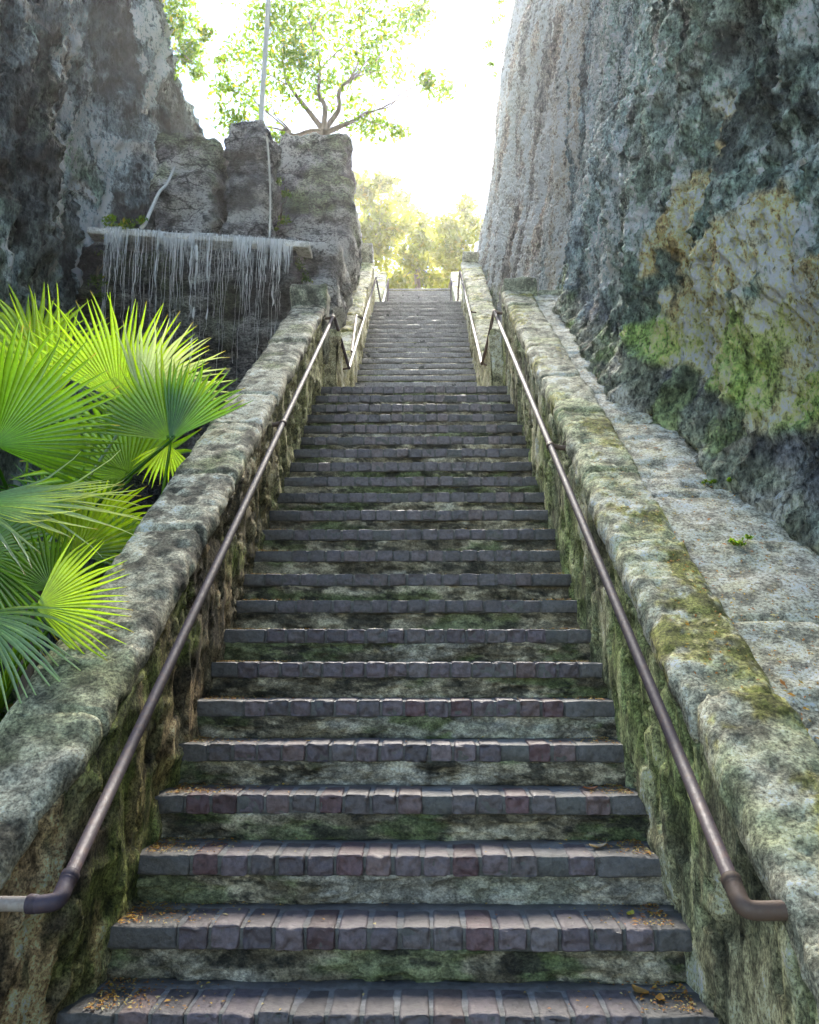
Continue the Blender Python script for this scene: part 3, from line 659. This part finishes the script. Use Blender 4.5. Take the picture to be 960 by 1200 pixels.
ruin('stone_wall', 'rough block of wall at the right end of the waterfall lip', -1.95, -1.14, 11.2, 12.6, -.6, 6.55, 615, taper=0, rad=.12, n=(34, 30, 120), group=None, tint=1.1, cat='wall')
ruin('stone_wall', 'dark wet wall the water runs down, mossy patches on its blocks', -4.5, -1.62, 10.93, 11.9, -.6, 6.42, 616, taper=0, rad=.06, n=(110, 10, 150), group=None, tint=.30, cat='wall')
# lip slab
def lipz(x): return 6.66+(x+4.28)/(4.28-1.42)*-.22
b = MB()
def lw(P):
    P = P.copy(); P[:, 2] += lipz(P[:, 0]); return P
block(b, (-4.45, 10.82, -.09), (-1.42, 12.2, 0), (60, 8, 5), .02, .012, 4, 9, warp=lw); b.c[-1] = np.tile(c3(.72, .70, .66), (len(b.v[-1]), 1))
tag(b.build('waterfall_lip', M['cement']), 'thin pale stone slab the water spills over', 'ledge')
# water
b = MB(); g = np.random.default_rng(3)
majors = [(135, 330, .02), (162, 345, .025), (186, 390, .03), (206, 330, .022), (232, 425, .07), (246, 400, .05), (226, 372, .03), (292, 345, .03), (322, 420, .04), (329, 360, .03), (312, 330, .02), (270, 330, .02)]
streams = [(u, v, w) for u, v, w in majors]+[(g.uniform(124, 334), 298+g.exponential(55), g.uniform(.005, .010)) for _ in range(220)]
for (u, v, w) in streams:
    p0 = at(u, 280, 10.8); x = p0[0]; z0 = lipz(x)+.012; z1 = at(u, v, 10.75)[2]; n = 44
    t = np.linspace(0, 1, n); zz = z0+(z1-z0)*t; yy = 10.80-.07*np.sqrt(t)*min(1, (z0-z1))
    xx = x+.03*vn(np.column_stack([zz*2, zz*0+u, zz*0]), 5)*t+.012*vn(np.column_stack([zz*9, zz*0+u, zz*0]), 6)
    brk = vn(np.column_stack([zz*7, zz*0+u*3.1, zz*0]), 8); rad = .40*w*(.45+.55*np.abs(vn(np.column_stack([zz*3.2, zz*0+u, zz*0]), 7)))*(1-.45*t**2)*np.where(brk < -.55+1.0*t-.2, .12, 1)
    tube(b, np.column_stack([xx, yy, zz]), np.maximum(rad, .0015), 6, c3(.9, .9, .9))
for L_ in range(3):
    nx, nz = 260, 60; x0, x1 = (-4.22, -1.66); xs = np.linspace(x0, x1, nx); tt = np.linspace(0, 1, nz); X, T_ = np.meshgrid(xs, tt, indexing='ij'); X = X.ravel(); T_ = T_.ravel()
    fall = 4.6*T_; wv = fbm(np.column_stack([X*2.2+L_*7, T_*.4, 0*X]), 3, 81+L_)
    P = np.column_stack([X+.02*vn(np.column_stack([X*3, fall*1.2, 0*X]), 82), 10.81-.06*L_-.10*np.sqrt(T_)+.03*wv, lipz(X)+.006-fall])
    dn = np.clip((.85-.35*L_)*np.exp(-fall/(.12+.5*sst(.0, .7, wv)))+.14*sst(.1, .6, wv)*np.exp(-fall/2.2), 0, 1)
    b.add(P, gridq(nx, nz), col=np.column_stack([dn, dn, dn]))
tag(b.build('waterfall', M['water']), 'thin white streams of water falling from the lip', 'waterfall', kind='structure')
plane('pool', -4.6, -1.5, 8.2, 11.0, GROUND+.1, M['pool'], c3(1, 1, 1), 20, .0)
# pale root on the rock, pole, cable
b = MB(); pts = [at(205, 195, 11.75), at(196, 215, 11.55), at(187, 225, 11.4), at(178, 244, 11.2), at(170, 262, 11.0), at(165, 268, 10.98)]
tube(b, smooth_path(pts, 5), np.linspace(.02, .03, 26), 7, c3(.8, .78, .75)); tag(b.build('root', M['pipe']), 'pale thin root hanging down between the cliff and first pillar', 'root')
b = MB(); pt = [at(306, 160, 12.2), at(307, 120, 12.2), at(311, 60, 12.2), at(315, 0, 12.2), at(318, -50, 12.2)]
tube(b, pt, .038, 8); pole = tag(b.build('pole', M['pipe']), 'pale slim pole standing on the tallest rock pillar', 'pole')
b = MB(); tube(b, smooth_path([at(313, 160, 11.7), at(316, 200, 11.68), at(317, 240, 11.68), at(316, 278, 11.6)], 5), .014, 6); tag(b.build('cable', M['pipe']), 'thin grey cable running down the tallest pillar', 'cable')

# ------------------------------------------------------------------ plants
def quads_leaves(mb, C, size, cols, aspect=2.1, g=rng, up=.4):
    n = len(C); d = g.normal(0, 1, (n, 3)); d[:, 2] -= .3; d /= np.linalg.norm(d, axis=1, keepdims=True)
    k = g.normal(0, 1, (n, 3)); k[:, 2] += up*2; b = np.cross(d, k); b /= np.linalg.norm(b, axis=1, keepdims=True)+1e-9; nn = np.cross(d, b)
    s = (size*g.uniform(.6, 1.3, n))[:, None]; w = s/aspect
    a0 = C-d*s*.5; a1 = C+d*s*.5; m = C-d*s*.05
    V = np.stack([a0, m+b*w*.5+nn*w*.15, a1, m-b*w*.5+nn*w*.15, m-nn*w*.05], 1).reshape(-1, 3)
    i = np.arange(n)[:, None]*5
    T = np.concatenate([i+[0, 4, 1], i+[1, 4, 2], i+[2, 4, 3], i+[3, 4, 0]], 0)
    mb.add(V, None, T, np.repeat(cols, 5, 0))
def crown(mb, clumps, size, seed, pal, sub=7, per=26, spread=.33):
    g = np.random.default_rng(seed)
    for (c, r, dens) in clumps:
        for _ in range(int(sub*dens)):
            d = g.normal(0, 1, 3); d /= np.linalg.norm(d); cc = np.array(c)+d*r*g.uniform(.25, 1.)**.6*np.array([1, 1, .8])
            n = int(per*g.uniform(.5, 1.4)); C = cc+g.normal(0, 1, (n, 3))*r*spread*np.array([1, 1, .6])
            t = g.random((n, 1)); base = np.asarray(pal[0])*(1-t)+np.asarray(pal[1])*t
            base = base*g.uniform(.75, 1.2)
            yl = g.random(n) < .06; base[yl] = np.asarray(pal[2])
            quads_leaves(mb, C, size, base, g=g)
def limb(mb, a, b, r0, r1, seed, n=10, wob=.12, col=c3(.2, .16, .12)):
    t = np.linspace(0, 1, n)[:, None]; P = np.asarray(a)*(1-t)+np.asarray(b)*t; L = np.linalg.norm(np.asarray(b)-np.asarray(a))
    w = np.column_stack([vn(np.column_stack([t[:, 0]*3, t[:, 0]*0+seed, t[:, 0]*0+k*9]), seed+k) for k in range(3)])*wob*L*np.sin(t*math.pi)
    tube(mb, P+w, np.linspace(r0, r1, n), 7, col)
PAL_T = (c3(.075, .175, .014), c3(.19, .31, .022), c3(.40, .36, .04))
PAL_D = (c3(.035, .08, .015), c3(.07, .13, .025), c3(.16, .17, .03))
def tree(label, base, fork, clumps, size, seed, r0, pal=PAL_T, group=None, sub=7, per=26, bark=c3(.27, .21, .16), spread=.33, name='tree'):
    root = tag(empty(name, tuple(base)), label, 'tree', group)
    w = MB(); limb(w, base, fork, r0, r0*.75, seed, 8, .08, bark); g = np.random.default_rng(seed)
    fork = np.asarray(fork, float); ang = [math.atan2(c[2]-fork[2], c[0]-fork[0]) for c, r, dn in clumps]; order = np.argsort(ang); ng = max(2, min(5, len(clumps)//4))
    for gi, grp in enumerate(np.array_split(order, ng)):
        cen = np.mean([clumps[i][0] for i in grp], 0); mid = fork+(cen-fork)*.55+g.normal(0, .12, 3); limb(w, fork, mid, r0*.5, r0*.22, seed+gi*7, 12, .06, bark)
        for i in grp:
            c, r, dn = clumps[i]; limb(w, mid-(mid-fork)*.25*g.random(), np.array(c), r0*.16, r0*.03, seed+i, 12, .08, bark)
            for k in range(2): limb(w, np.array(c)*.5+mid*.5, np.array(c)+g.normal(0, 1, 3)*r*.6, r0*.07, r0*.025, seed+i*5+k, 8, .12, bark)
    w.build('trunk', M['bark'], root)
    l = MB(); crown(l, clumps, size, seed, pal, sub, per, spread); l.build('crown', M['leaf'], root)
    return root
def cl(lst, Y, dy=.6, seed=0):
    g = np.random.default_rng(seed); return [(at(u, v, Y+g.uniform(-dy, dy)), r*Y/1000*.98, dn) for (u, v, r, dn) in lst]
bigc = [(290, 60, 30, 1), (330, 40, 40, 1.2), (300, 110, 34, 1), (345, 90, 36, 1.1), (270, 140, 20, .7), (330, 20, 30, .9), (380, 25, 40, 1.2), (430, 30, 38, 1.1), (470, 30, 26, .8), (415, 75, 36, .9),
        (450, 80, 26, .6), (385, 105, 28, .6), (425, 135, 24, .6), (440, 150, 18, .5), (515, 100, 20, .5), (500, 95, 14, .4), (330, 165, 16, .6), (262, 100, 18, .5), (360, -20, 50, 1.2), (440, -20, 46, 1), (300, -10, 34, .9), (490, 10, 16, .5), (468, 152, 12, .3), (350, 60, 28, 1.)]
tree('large leaning tree with yellow-green leaves rooted on the ruin rocks', at(372, 190, 13.7), at(380, 155, 13.7), cl(bigc, 13.9, .9, 4), .108, 701, .11, sub=26, per=18, spread=.38)
# palm growing inside the tree
tl = [(175, 20, 26, 1), (195, 45, 26, 1), (215, 70, 20, .8), (210, 25, 22, .8), (190, 85, 16, .6), (165, -10, 30, 1), (238, 40, 12, .4), (205, 0, 24, .8), (235, 85, 10, .3), (258, 70, 10, .3), (225, 55, 12, .5)]
tree('leafy tree hanging over the top edge of the left cliff', at(120, 10, 15.6), at(150, 0, 15.4), cl(tl, 15.0, .5, 5), .108, 711, .10, sub=26, per=18, spread=.36)
bgs = [('pale sunlit tree beyond the stair top, left side', 432, 250, 30, [(425, 225, 22, 1), (445, 245, 26, 1), (430, 270, 22, 1), (455, 280, 20, .8), (440, 300, 22, 1), (450, 215, 14, .6), (468, 262, 16, .6)]),
       ('yellowish tree in the glare beyond the middle of the stair top', 485, 320, 34, [(480, 255, 20, .7), (500, 270, 22, .7), (490, 285, 22, .9), (475, 300, 20, .9), (505, 295, 20, .9), (470, 235, 14, .5), (490, 312, 18, .9), (462, 328, 16, .9), (480, 332, 16, .9), (500, 330, 16, .9), (518, 330, 16, .9)]),
       ('bright tree beyond the stair top beside the right cliff', 535, 310, 31, [(520, 270, 22, .8), (540, 285, 22, .9), (525, 300, 20, .9), (548, 265, 18, .8), (530, 315, 18, .9), (545, 240, 14, .5)])]
for i, (lb, u, v, Y, lst) in enumerate(bgs):
    base = at(u, 345, Y); base[2] = TOPZ-.05
    tree(lb, base, at(u, 300, Y), cl(lst, Y, 1.2, 20+i), .26, 720+i, .16, (c3(.20, .24, .05), c3(.34, .35, .08), c3(.45, .40, .12)), 'trees beyond the stair top', sub=20, per=30)  # pale leaf colours paint in the haze that washes these trees
# far hedge behind the trees
def shrub(name, label, base, clumps, size, seed, pal=PAL_D, cat='plant', sub=8, per=26, group=None, stemr=.012):
    root = tag(empty(name, tuple(base)), label, cat, group); w = MB()
    for i, (c, r, dn) in enumerate(clumps): limb(w, base, c, stemr, stemr*.3, seed+i, 8, .12, c3(.12, .10, .06))
    w.build('stem', M['bark'], root); l = MB(); crown(l, clumps, size, seed, pal, sub, per); l.build('foliage', M['leaf'], root); return root
shrub('creeper', 'thin green creeper on the upper edge of the right cliff', at(590, 60, 17.5), cl([(582, 20, 8, .8), (575, 50, 8, .8), (572, 75, 7, .6), (578, 90, 5, .4), (588, 5, 8, .7)], 17.4, .2, 8), .09, 730, PAL_T, 'creeper', 6, 14)
shrub('fern', 'small green ferns by the left end of the waterfall lip', at(150, 270, 10.95), cl([(132, 262, 9, 1), (150, 262, 8, 1), (166, 258, 7, .7), (124, 275, 9, .8)], 10.9, .15, 9), .07, 731, PAL_T, 'plant', 7, 18)
shrub('creeper', 'green growth hanging left of the falling water', at(120, 300, 10.85), cl([(118, 300, 9, 1), (116, 330, 9, .9), (120, 350, 8, .8)], 10.75, .1, 10), .06, 732, PAL_D, 'creeper', 7, 20)
shrub('bush', 'dull green bush on the wall right of the water', at(345, 320, 11.1), cl([(347, 312, 11, 1), (352, 328, 11, 1), (343, 336, 8, .8)], 11.05, .1, 11), .05, 733, PAL_D, 'bush', 9, 24)
shrub('bush', 'green tuft between the tall pillar and the broad rock', at(330, 250, 12.6), cl([(325, 210, 8, .8), (330, 255, 11, 1), (322, 268, 9, .8), (335, 225, 7, .6)], 12.7, .15, 12), .07, 734, PAL_T, 'bush', 7, 20)
for (u, v, Y, r, lb, sd) in ((780, 522, 5.35, 5, 'small bright weed at the cliff foot above the ledge slabs', 1), (762, 508, 5.65, 4, 'tiny weed on the ledge just above the bright weed', 2), (836, 568, 4.55, 4, 'small weed on the ledge where the dark rock ends', 3), (870, 660, 3.95, 7, 'patch of yellow-green moss plants on the middle ledge slab', 4)):
    p = at(u, v, Y); p[2] = top1R(Y)-.03 if sd > 3 else p[2]
    g = np.random.default_rng(sd)
    cs = [(p+np.array([g.normal(0, .025), g.normal(0, .035), .015]), r*Y/1000*.7, .6) for _ in range(4)]
    if sd == 4: cs = [(np.array([c[0][0], c[0][1], top1R(c[0][1])-.03]), .02, .5) for c in cs]
    shrub('weed', lb, p-np.array([0, 0, .03]), cs, .022, 740+sd, PAL_T, 'weed', 5, 14, stemr=.003)

# ---- fan palms
def frond(root, hub, axis, nrm, Rl, ang, nseg, tint, seed, split=.55, droop=.18, cup=.0, stalk=None, wilt=.08, tip=None):
    g = np.random.default_rng(seed); a = np.array(axis, float); a /= np.linalg.norm(a); n = np.array(nrm, float); n -= a*n.dot(a); n /= np.linalg.norm(n); bb = np.cross(n, a)
    b = MB(); ph = np.linspace(-ang, ang, nseg); dphi = ph[1]-ph[0]
    rho = np.array([.03, .18, .34, split, split+.12, split+.24, .92, 1.])*1.
    tint = np.array(tint, float); tip = tint*1.3 if tip is None else np.array(tip, float)
    for i, p in enumerate(ph):
        L = Rl*(.80+.20*math.cos(p*.9))*g.uniform(.9, 1.07); pj = p+g.normal(0, .012)
        bend = g.normal(0, wilt); sag = droop*g.uniform(.6, 1.5); side = g.normal(0, .06)
        V = []; Cc = []
        for k, r_ in enumerate(rho):
            free = max(0, (r_-split)/(1-split)); an = p+(pj-p)*free+side*free**1.5*.6
            e = math.cos(an)*a+math.sin(an)*bb
            w = r_*math.tan(dphi/2)*(1.03) if r_ <= split else split*math.tan(dphi/2)*(1-free)**1.0+.002
            sd = -math.sin(an)*a+math.cos(an)*bb
            c = np.array(hub)+L*(r_*e)+n*(cup*L*(r_*math.sin(an))**2*.6)+np.array([0, 0, -1])*sag*L*r_**2.6+n*bend*L*free**2
            V += [c-sd*w*L+n*w*L*.5, c-n*w*L*.45, c+sd*w*L+n*w*L*.5]
            col = tint*(1-r_)+tip*r_; col = col*(1+.14*math.sin(i*2.4+seed))
            if k == 7 and g.random() < .3: col = c3(.35, .25, .08)
            Cc += [col*.9, col*1.12, col*.95]
        b.add(np.array(V), gridq(len(rho), 3), col=np.array(Cc))
    if stalk is not None:
        P = smooth_path([stalk, (np.array(stalk)+hub)/2+np.array([0, 0, .04]), np.array(hub)-a*.02, np.array(hub)+a*Rl*.05], 6)
        tube(b, P, np.linspace(.013, .007, len(P)), 7, tint*1.1)
    return b.build('frond', M['palm'], root)
def palm(label, base, h, r=.06):
    root = tag(empty('fan_palm', tuple(base)), label, 'palm', 'fan palms behind the left parapet'); w = MB()
    P = smooth_path([np.array(base)+[0, 0, -.03], np.array(base)+[.02, .01, h*.5], np.array(base)+[0, 0, h]], 8); rad = r*(1+.18*np.sin(np.arange(len(P))*2.2)); tube(w, P, rad, 10, c3(.13, .10, .07))
    w.build('trunk', M['bark'], root); return root, np.array(base)+[0, 0, h]
CAM = np.array([CAM_X, 0, EYE])
def img_axis(u0, v0, u1, v1, Y, dy=0.):
    p, q = at(u0, v0, Y), at(u1, v1, Y+dy); return p, q-p, np.linalg.norm(q-p)
def toward(p, up=.0, right=0.): d = CAM-p; d /= np.linalg.norm(d); return d+np.array([right, 0, up])
DG, MG, YG, WG = c3(.034, .125, .007), c3(.10, .22, .010), c3(.24, .40, .012), c3(.30, .38, .28)
# tall palm: broad dark fan, yellow back fan, open-handed fan
p1, top = palm('tallest fan palm, dark and yellow-green fans spread against the waterfall wall', (-2.35, 5.3, GROUND-.05), 2.1)
h, a, L = img_axis(-8, 522, 84, 412, 4.3); frond(p1, h, a, toward(h, -.15), L*1.12, 1.35, 38, DG, 1, .60, .06, stalk=top, tip=MG)
h, a, L = img_axis(140, 470, 118, 352, 5.7); frond(p1, h, a+[.15, 0, 0], toward(h, .3), L*1.1, 1.15, 34, YG*1.15, 2, .5, .04, stalk=top, tip=YG*1.4)
h, a, L = img_axis(165, 470, 200, 385, 5.5); frond(p1, h, a+[.25, 0, .1], toward(h, .5, -.2), L*1.25, .95, 26, WG, 3, .5, .12, stalk=top, tip=WG*1.2)
h, a, L = img_axis(198, 516, 152, 428, 5.15); frond(p1, h, a, toward(h, -.1, .25), L*1.12, 1.0, 26, MG*1.1, 4, .62, .04, stalk=at(188, 620, 5.15)+[-.05, .1, -.2], tip=YG)
h, a, L = img_axis(199, 516, 248, 432, 5.12); frond(p1, h, a, toward(h, -.2, -.6), L*1.12, .62, 18, DG*1.1, 5, .6, .05, stalk=top, tip=MG)
h, a, L = img_axis(196, 520, 190, 556, 5.2); frond(p1, h, a, toward(h, .2), L*1.3, 1.0, 16, YG, 6, .6, .1, stalk=top)
h, a, L = img_axis(60, 470, 10, 350, 5.9); frond(p1, h, a, toward(h), L*1.05, 1.0, 26, YG*1.1, 7, .5, .05, stalk=top, tip=YG*1.4)
h, a, L = img_axis(150, 560, 120, 480, 5.6); frond(p1, h, a, toward(h, .2), L*1.5, 1.3, 26, MG, 8, .6, .15, stalk=top)
# drooping palm in front, its white sky gloss painted in as pale tips
p2, top = palm('fan palm in front with fronds drooping over the coping, whitish sky gloss painted on their tips', (-2.0, 3.55, GROUND-.05), 1.6)
h, a, L = img_axis(-45, 590, 130, 590, 3.75); frond(p2, h, a, toward(h, 2.0), L*1.15, 1.15, 34, c3(.15, .32, .03), 11, .45, .08, stalk=top, wilt=.12, tip=c3(.50, .62, .38))
h, a, L = img_axis(-30, 720, 60, 765, 3.1); frond(p2, h, a, toward(h, 1.0), L*1.35, .95, 20, c3(.14, .28, .02), 12, .4, .30, stalk=top, wilt=.12, tip=c3(.46, .60, .34))
h, a, L = img_axis(-30, 650, 10, 770, 3.2); frond(p2, h, a, toward(h, .8), L*1.1, .7, 14, DG, 13, .4, .1, stalk=top, tip=MG)
h, a, L = img_axis(-30, 650, 60, 640, 4.3); frond(p2, h, a, toward(h, .5), L*1.6, 1.1, 22, MG, 14, .5, .15, stalk=top)
# young low palm
p3, top = palm('young low fan palm with bright fronds resting on the coping', (-1.75, 3.7, GROUND-.05), 1.35, .04)
h, a, L = img_axis(42, 712, 128, 690, 3.3); frond(p3, h, a, toward(h, .35), L*1.3, 1.0, 24, YG*.85, 21, .5, .06, stalk=top, tip=YG*1.1)
h, a, L = img_axis(90, 650, 130, 580, 4.3); frond(p3, h, a, toward(h, .2), L*1.2, 1.3, 22, YG*.8, 22, .5, .1, stalk=top)
h, a, L = img_axis(60, 690, 30, 640, 3.9); frond(p3, h, a, toward(h, .2), L*1.5, 1.2, 22, MG, 23, .5, .1, stalk=top)
h, a, L = img_axis(130, 640, 165, 610, 4.5); frond(p3, h, a, toward(h, .4), L*1.3, 1.2, 18, MG*1.1, 24, .5, .2, stalk=top)
# low filler palms deep in the bed
p4, top = palm('half hidden fan palm in the dark bed behind the others', (-2.9, 6.3, GROUND-.05), 1.7)
for i, (u0, v0, u1, v1, Y) in enumerate(((120, 600, 60, 540, 6.2), (110, 620, 170, 580, 6.), (60, 600, 10, 560, 6.3), (140, 650, 190, 640, 5.6), (40, 420, 4, 345, 7.0))):
    h, a, L = img_axis(u0, v0, u1, v1, Y); frond(p4, h, a, toward(h, .3), L*1.25, 1.2, 22, (MG, YG, DG, MG, YG)[i], 40+i, .5, .15, stalk=top)
g = np.random.default_rng(12); cs = []
for i in range(26): cs.append((np.array([g.uniform(-4.2, -1.6), g.uniform(3.2, 8.), 0.])+[0, 0, g.uniform(.1, .75)], g.uniform(.25, .4), 1.))
und = MB(); crown(und, cs, .11, 55, (c3(.02, .05, .01), c3(.05, .10, .02), c3(.12, .10, .03)), 9, 30); tag(und.build('undergrowth', M['leaf']), kind='stuff')

# ------------------------------------------------------------------ fallen leaves
def litter():
    b = MB(); g = np.random.default_rng(21); C = []; cols = []
    pal = [c3(.50, .25, .03), c3(.55, .36, .06), c3(.42, .16, .03), c3(.5, .42, .18), c3(.28, .15, .06)]
    for n in range(-1, 12):
        dens = 1 if n > 3 else 2.4
        for side in (-1, 1):
            for _ in range(int((130 if side < 0 else 85)*dens)):
                x = side*(W1/2-.03-abs(g.exponential(.11 if side < 0 else .07))); y = Y1+n*D1+g.uniform(.02, D1)
                C.append((x, y, n*R1+.004)); cols.append(pal[g.integers(0, 5)])
        for _ in range(10): C.append((g.uniform(-.95, .95), Y1+n*D1+g.uniform(.02, D1), n*R1+.004)); cols.append(pal[g.integers(0, 5)])
    for _ in range(1800):
        y = 2.2+g.exponential(1.6); x = g.uniform(1.04, 1.75)
        if y > 8: continue
        C.append((x, y, top1R(y)+(.012 if x < 1.26 else -.03))); cols.append(pal[g.integers(0, 4)])
    C = np.array(C); n = len(C); an = g.uniform(0, 6.28, n); s = g.uniform(.004, .009, n)*np.where(g.random(n) < .05, 1.7, 1)
    d = np.column_stack([np.cos(an), np.sin(an), g.normal(0, .12, n)])*s[:, None]; e = np.column_stack([-np.sin(an), np.cos(an), g.normal(0, .12, n)])*(s*g.uniform(.25, .6, n))[:, None]
    sl = np.where(C[:, 0] > 1.03, R1/D1, 0); d[:, 2] += sl*d[:, 1]; e[:, 2] += sl*e[:, 1]
    V = np.stack([C-d, C+e+[0, 0, .002], C+d, C-e+[0, 0, .003]], 1).reshape(-1, 3); i = np.arange(n)[:, None]*4
    b.add(V, i+[0, 1, 2, 3], None, np.repeat(np.array(cols), 4, 0)); tag(b.build('leaf_litter', M['litter']), kind='stuff')
litter()
def fallen(label, p, L, ang, col, slope=0., curl=.25):
    b = MB(); n = 9; t = np.linspace(-1, 1, n); V = []; Cc = []
    for k in t:
        w = .28*L*(1-abs(k)**1.8)+.001; x = k*L/2; zc = curl*L*k*k*.5
        for sgn in (-1, 0, 1): V.append([x, sgn*w, zc+(.10*L*abs(sgn))]); Cc.append(col*(.8 if sgn == 0 else 1.))
    V = np.array(V); c, s = math.cos(ang), math.sin(ang); V[:, :2] = V[:, :2]@np.array([[c, s], [-s, c]]); V[:, 2] += slope*V[:, 1]
    b.add(V, gridq(n, 3), col=np.array(Cc)); tube(b, [[V[1, 0], V[1, 1], V[1, 2]], [V[1, 0]*1.3, V[1, 1]*1.3, V[1, 2]+.002]], .0012, 5, col*.7)
    for i in range(len(b.v)): b.v[i] = b.v[i]+np.array(p)
    return tag(b.build('fallen_leaf', M['litter']), label, 'leaf', 'larger fallen leaves on the stone')
pz = at(930, 984, 2.42); fallen('curled red fallen leaf lying on the right coping', (1.17, 2.42, top1R(2.42)+.008), .055, .5, c3(.42, .06, .02), R1/D1)
fallen('pale tan fallen leaf at the right end of the third step', (.77, Y1+2*D1+.12, 2*R1+.004), .07, .15, c3(.55, .42, .28))
fallen('small yellow fallen leaf on the second step by the right wall', (.83, Y1+D1+.14, R1+.004), .045, .9, c3(.45, .42, .06))
fallen('brown fallen leaf at the right end of the bottom step', (.80, Y1+.17, .004), .07, 2.2, c3(.40, .22, .06))
fallen('orange fallen leaf on the bottom step against the right wall', (.85, Y1+.12, .004), .05, 1.2, c3(.5, .25, .05))
fallen('reddish fallen leaf on the fourth step at the right end', (.80, Y1+3*D1+.13, 3*R1+.004), .06, .1, c3(.40, .17, .09))

# ------------------------------------------------------------------ air
HAZE = .0007
if HAZE:
    m = NT('bright air'); v = m.n('VolumePrincipled', {'Color': (1, 1, 1, 1), 'Density': HAZE, 'Anisotropy': .82})
    m.t.links.new(v.outputs[0], m.n('OutputMaterial').inputs[1])
    b = MB(); T, Q = lattice(1, 1, 1); lo, hi = np.array([-72., -42, -2]), np.array([72., 112, 24]); b.add(lo+(hi-lo)*T, Q); tag(b.build('haze', m.m, None, False), kind='stuff')

# ------------------------------------------------------------------ light, camera
SUN_EL, SUN_AZ = R(39), R(2)            # azimuth from +Y towards +X
w = bpy.data.worlds.new('World'); sc.world = w; w.use_nodes = True; nt = w.node_tree
bg = nt.nodes['Background']; sky = nt.nodes.new('ShaderNodeTexSky'); sky.sky_type = 'NISHITA'; sky.sun_disc = False
sky.sun_elevation = SUN_EL; sky.sun_rotation = SUN_AZ; sky.air_density = 1.; sky.dust_density = .1; sky.ozone_density = 1.
nt.links.new(sky.outputs[0], bg.inputs[0]); bg.inputs[1].default_value = .088
ld = bpy.data.lights.new('sun', 'SUN'); ld.energy = 4.2; ld.angle = R(28); ld.color = (1, .94, .83)
lo = bpy.data.objects.new('sun', ld); COL.objects.link(lo)
sd = Vector((math.cos(SUN_EL)*math.sin(SUN_AZ), math.cos(SUN_EL)*math.cos(SUN_AZ), math.sin(SUN_EL))); lo.rotation_euler = sd.to_track_quat('Z', 'Y').to_euler(); lo.location = (0, 0, 20)
cd = bpy.data.cameras.new('camera'); cam = bpy.data.objects.new('camera', cd); COL.objects.link(cam)
cam.location = (CAM_X, 0, EYE); cam.rotation_euler = (math.pi/2+PITCH, 0, YAW)
cd.sensor_fit = 'VERTICAL'; cd.sensor_height = 36; cd.lens = 30; cd.clip_end = 1000; cd.clip_start = .02
sc.camera = cam
vs = sc.view_settings; vs.view_transform = 'Standard'; vs.look = 'None'; vs.gamma = 1; vs.use_curve_mapping = False; vs.exposure = 2.5
cy = sc.cycles; cy.max_bounces = 6; cy.diffuse_bounces = 5; cy.glossy_bounces = 2; cy.transmission_bounces = 3; cy.transparent_max_bounces = 12; cy.volume_bounces = 0
cy.use_denoising = True; cy.sample_clamp_indirect = 6
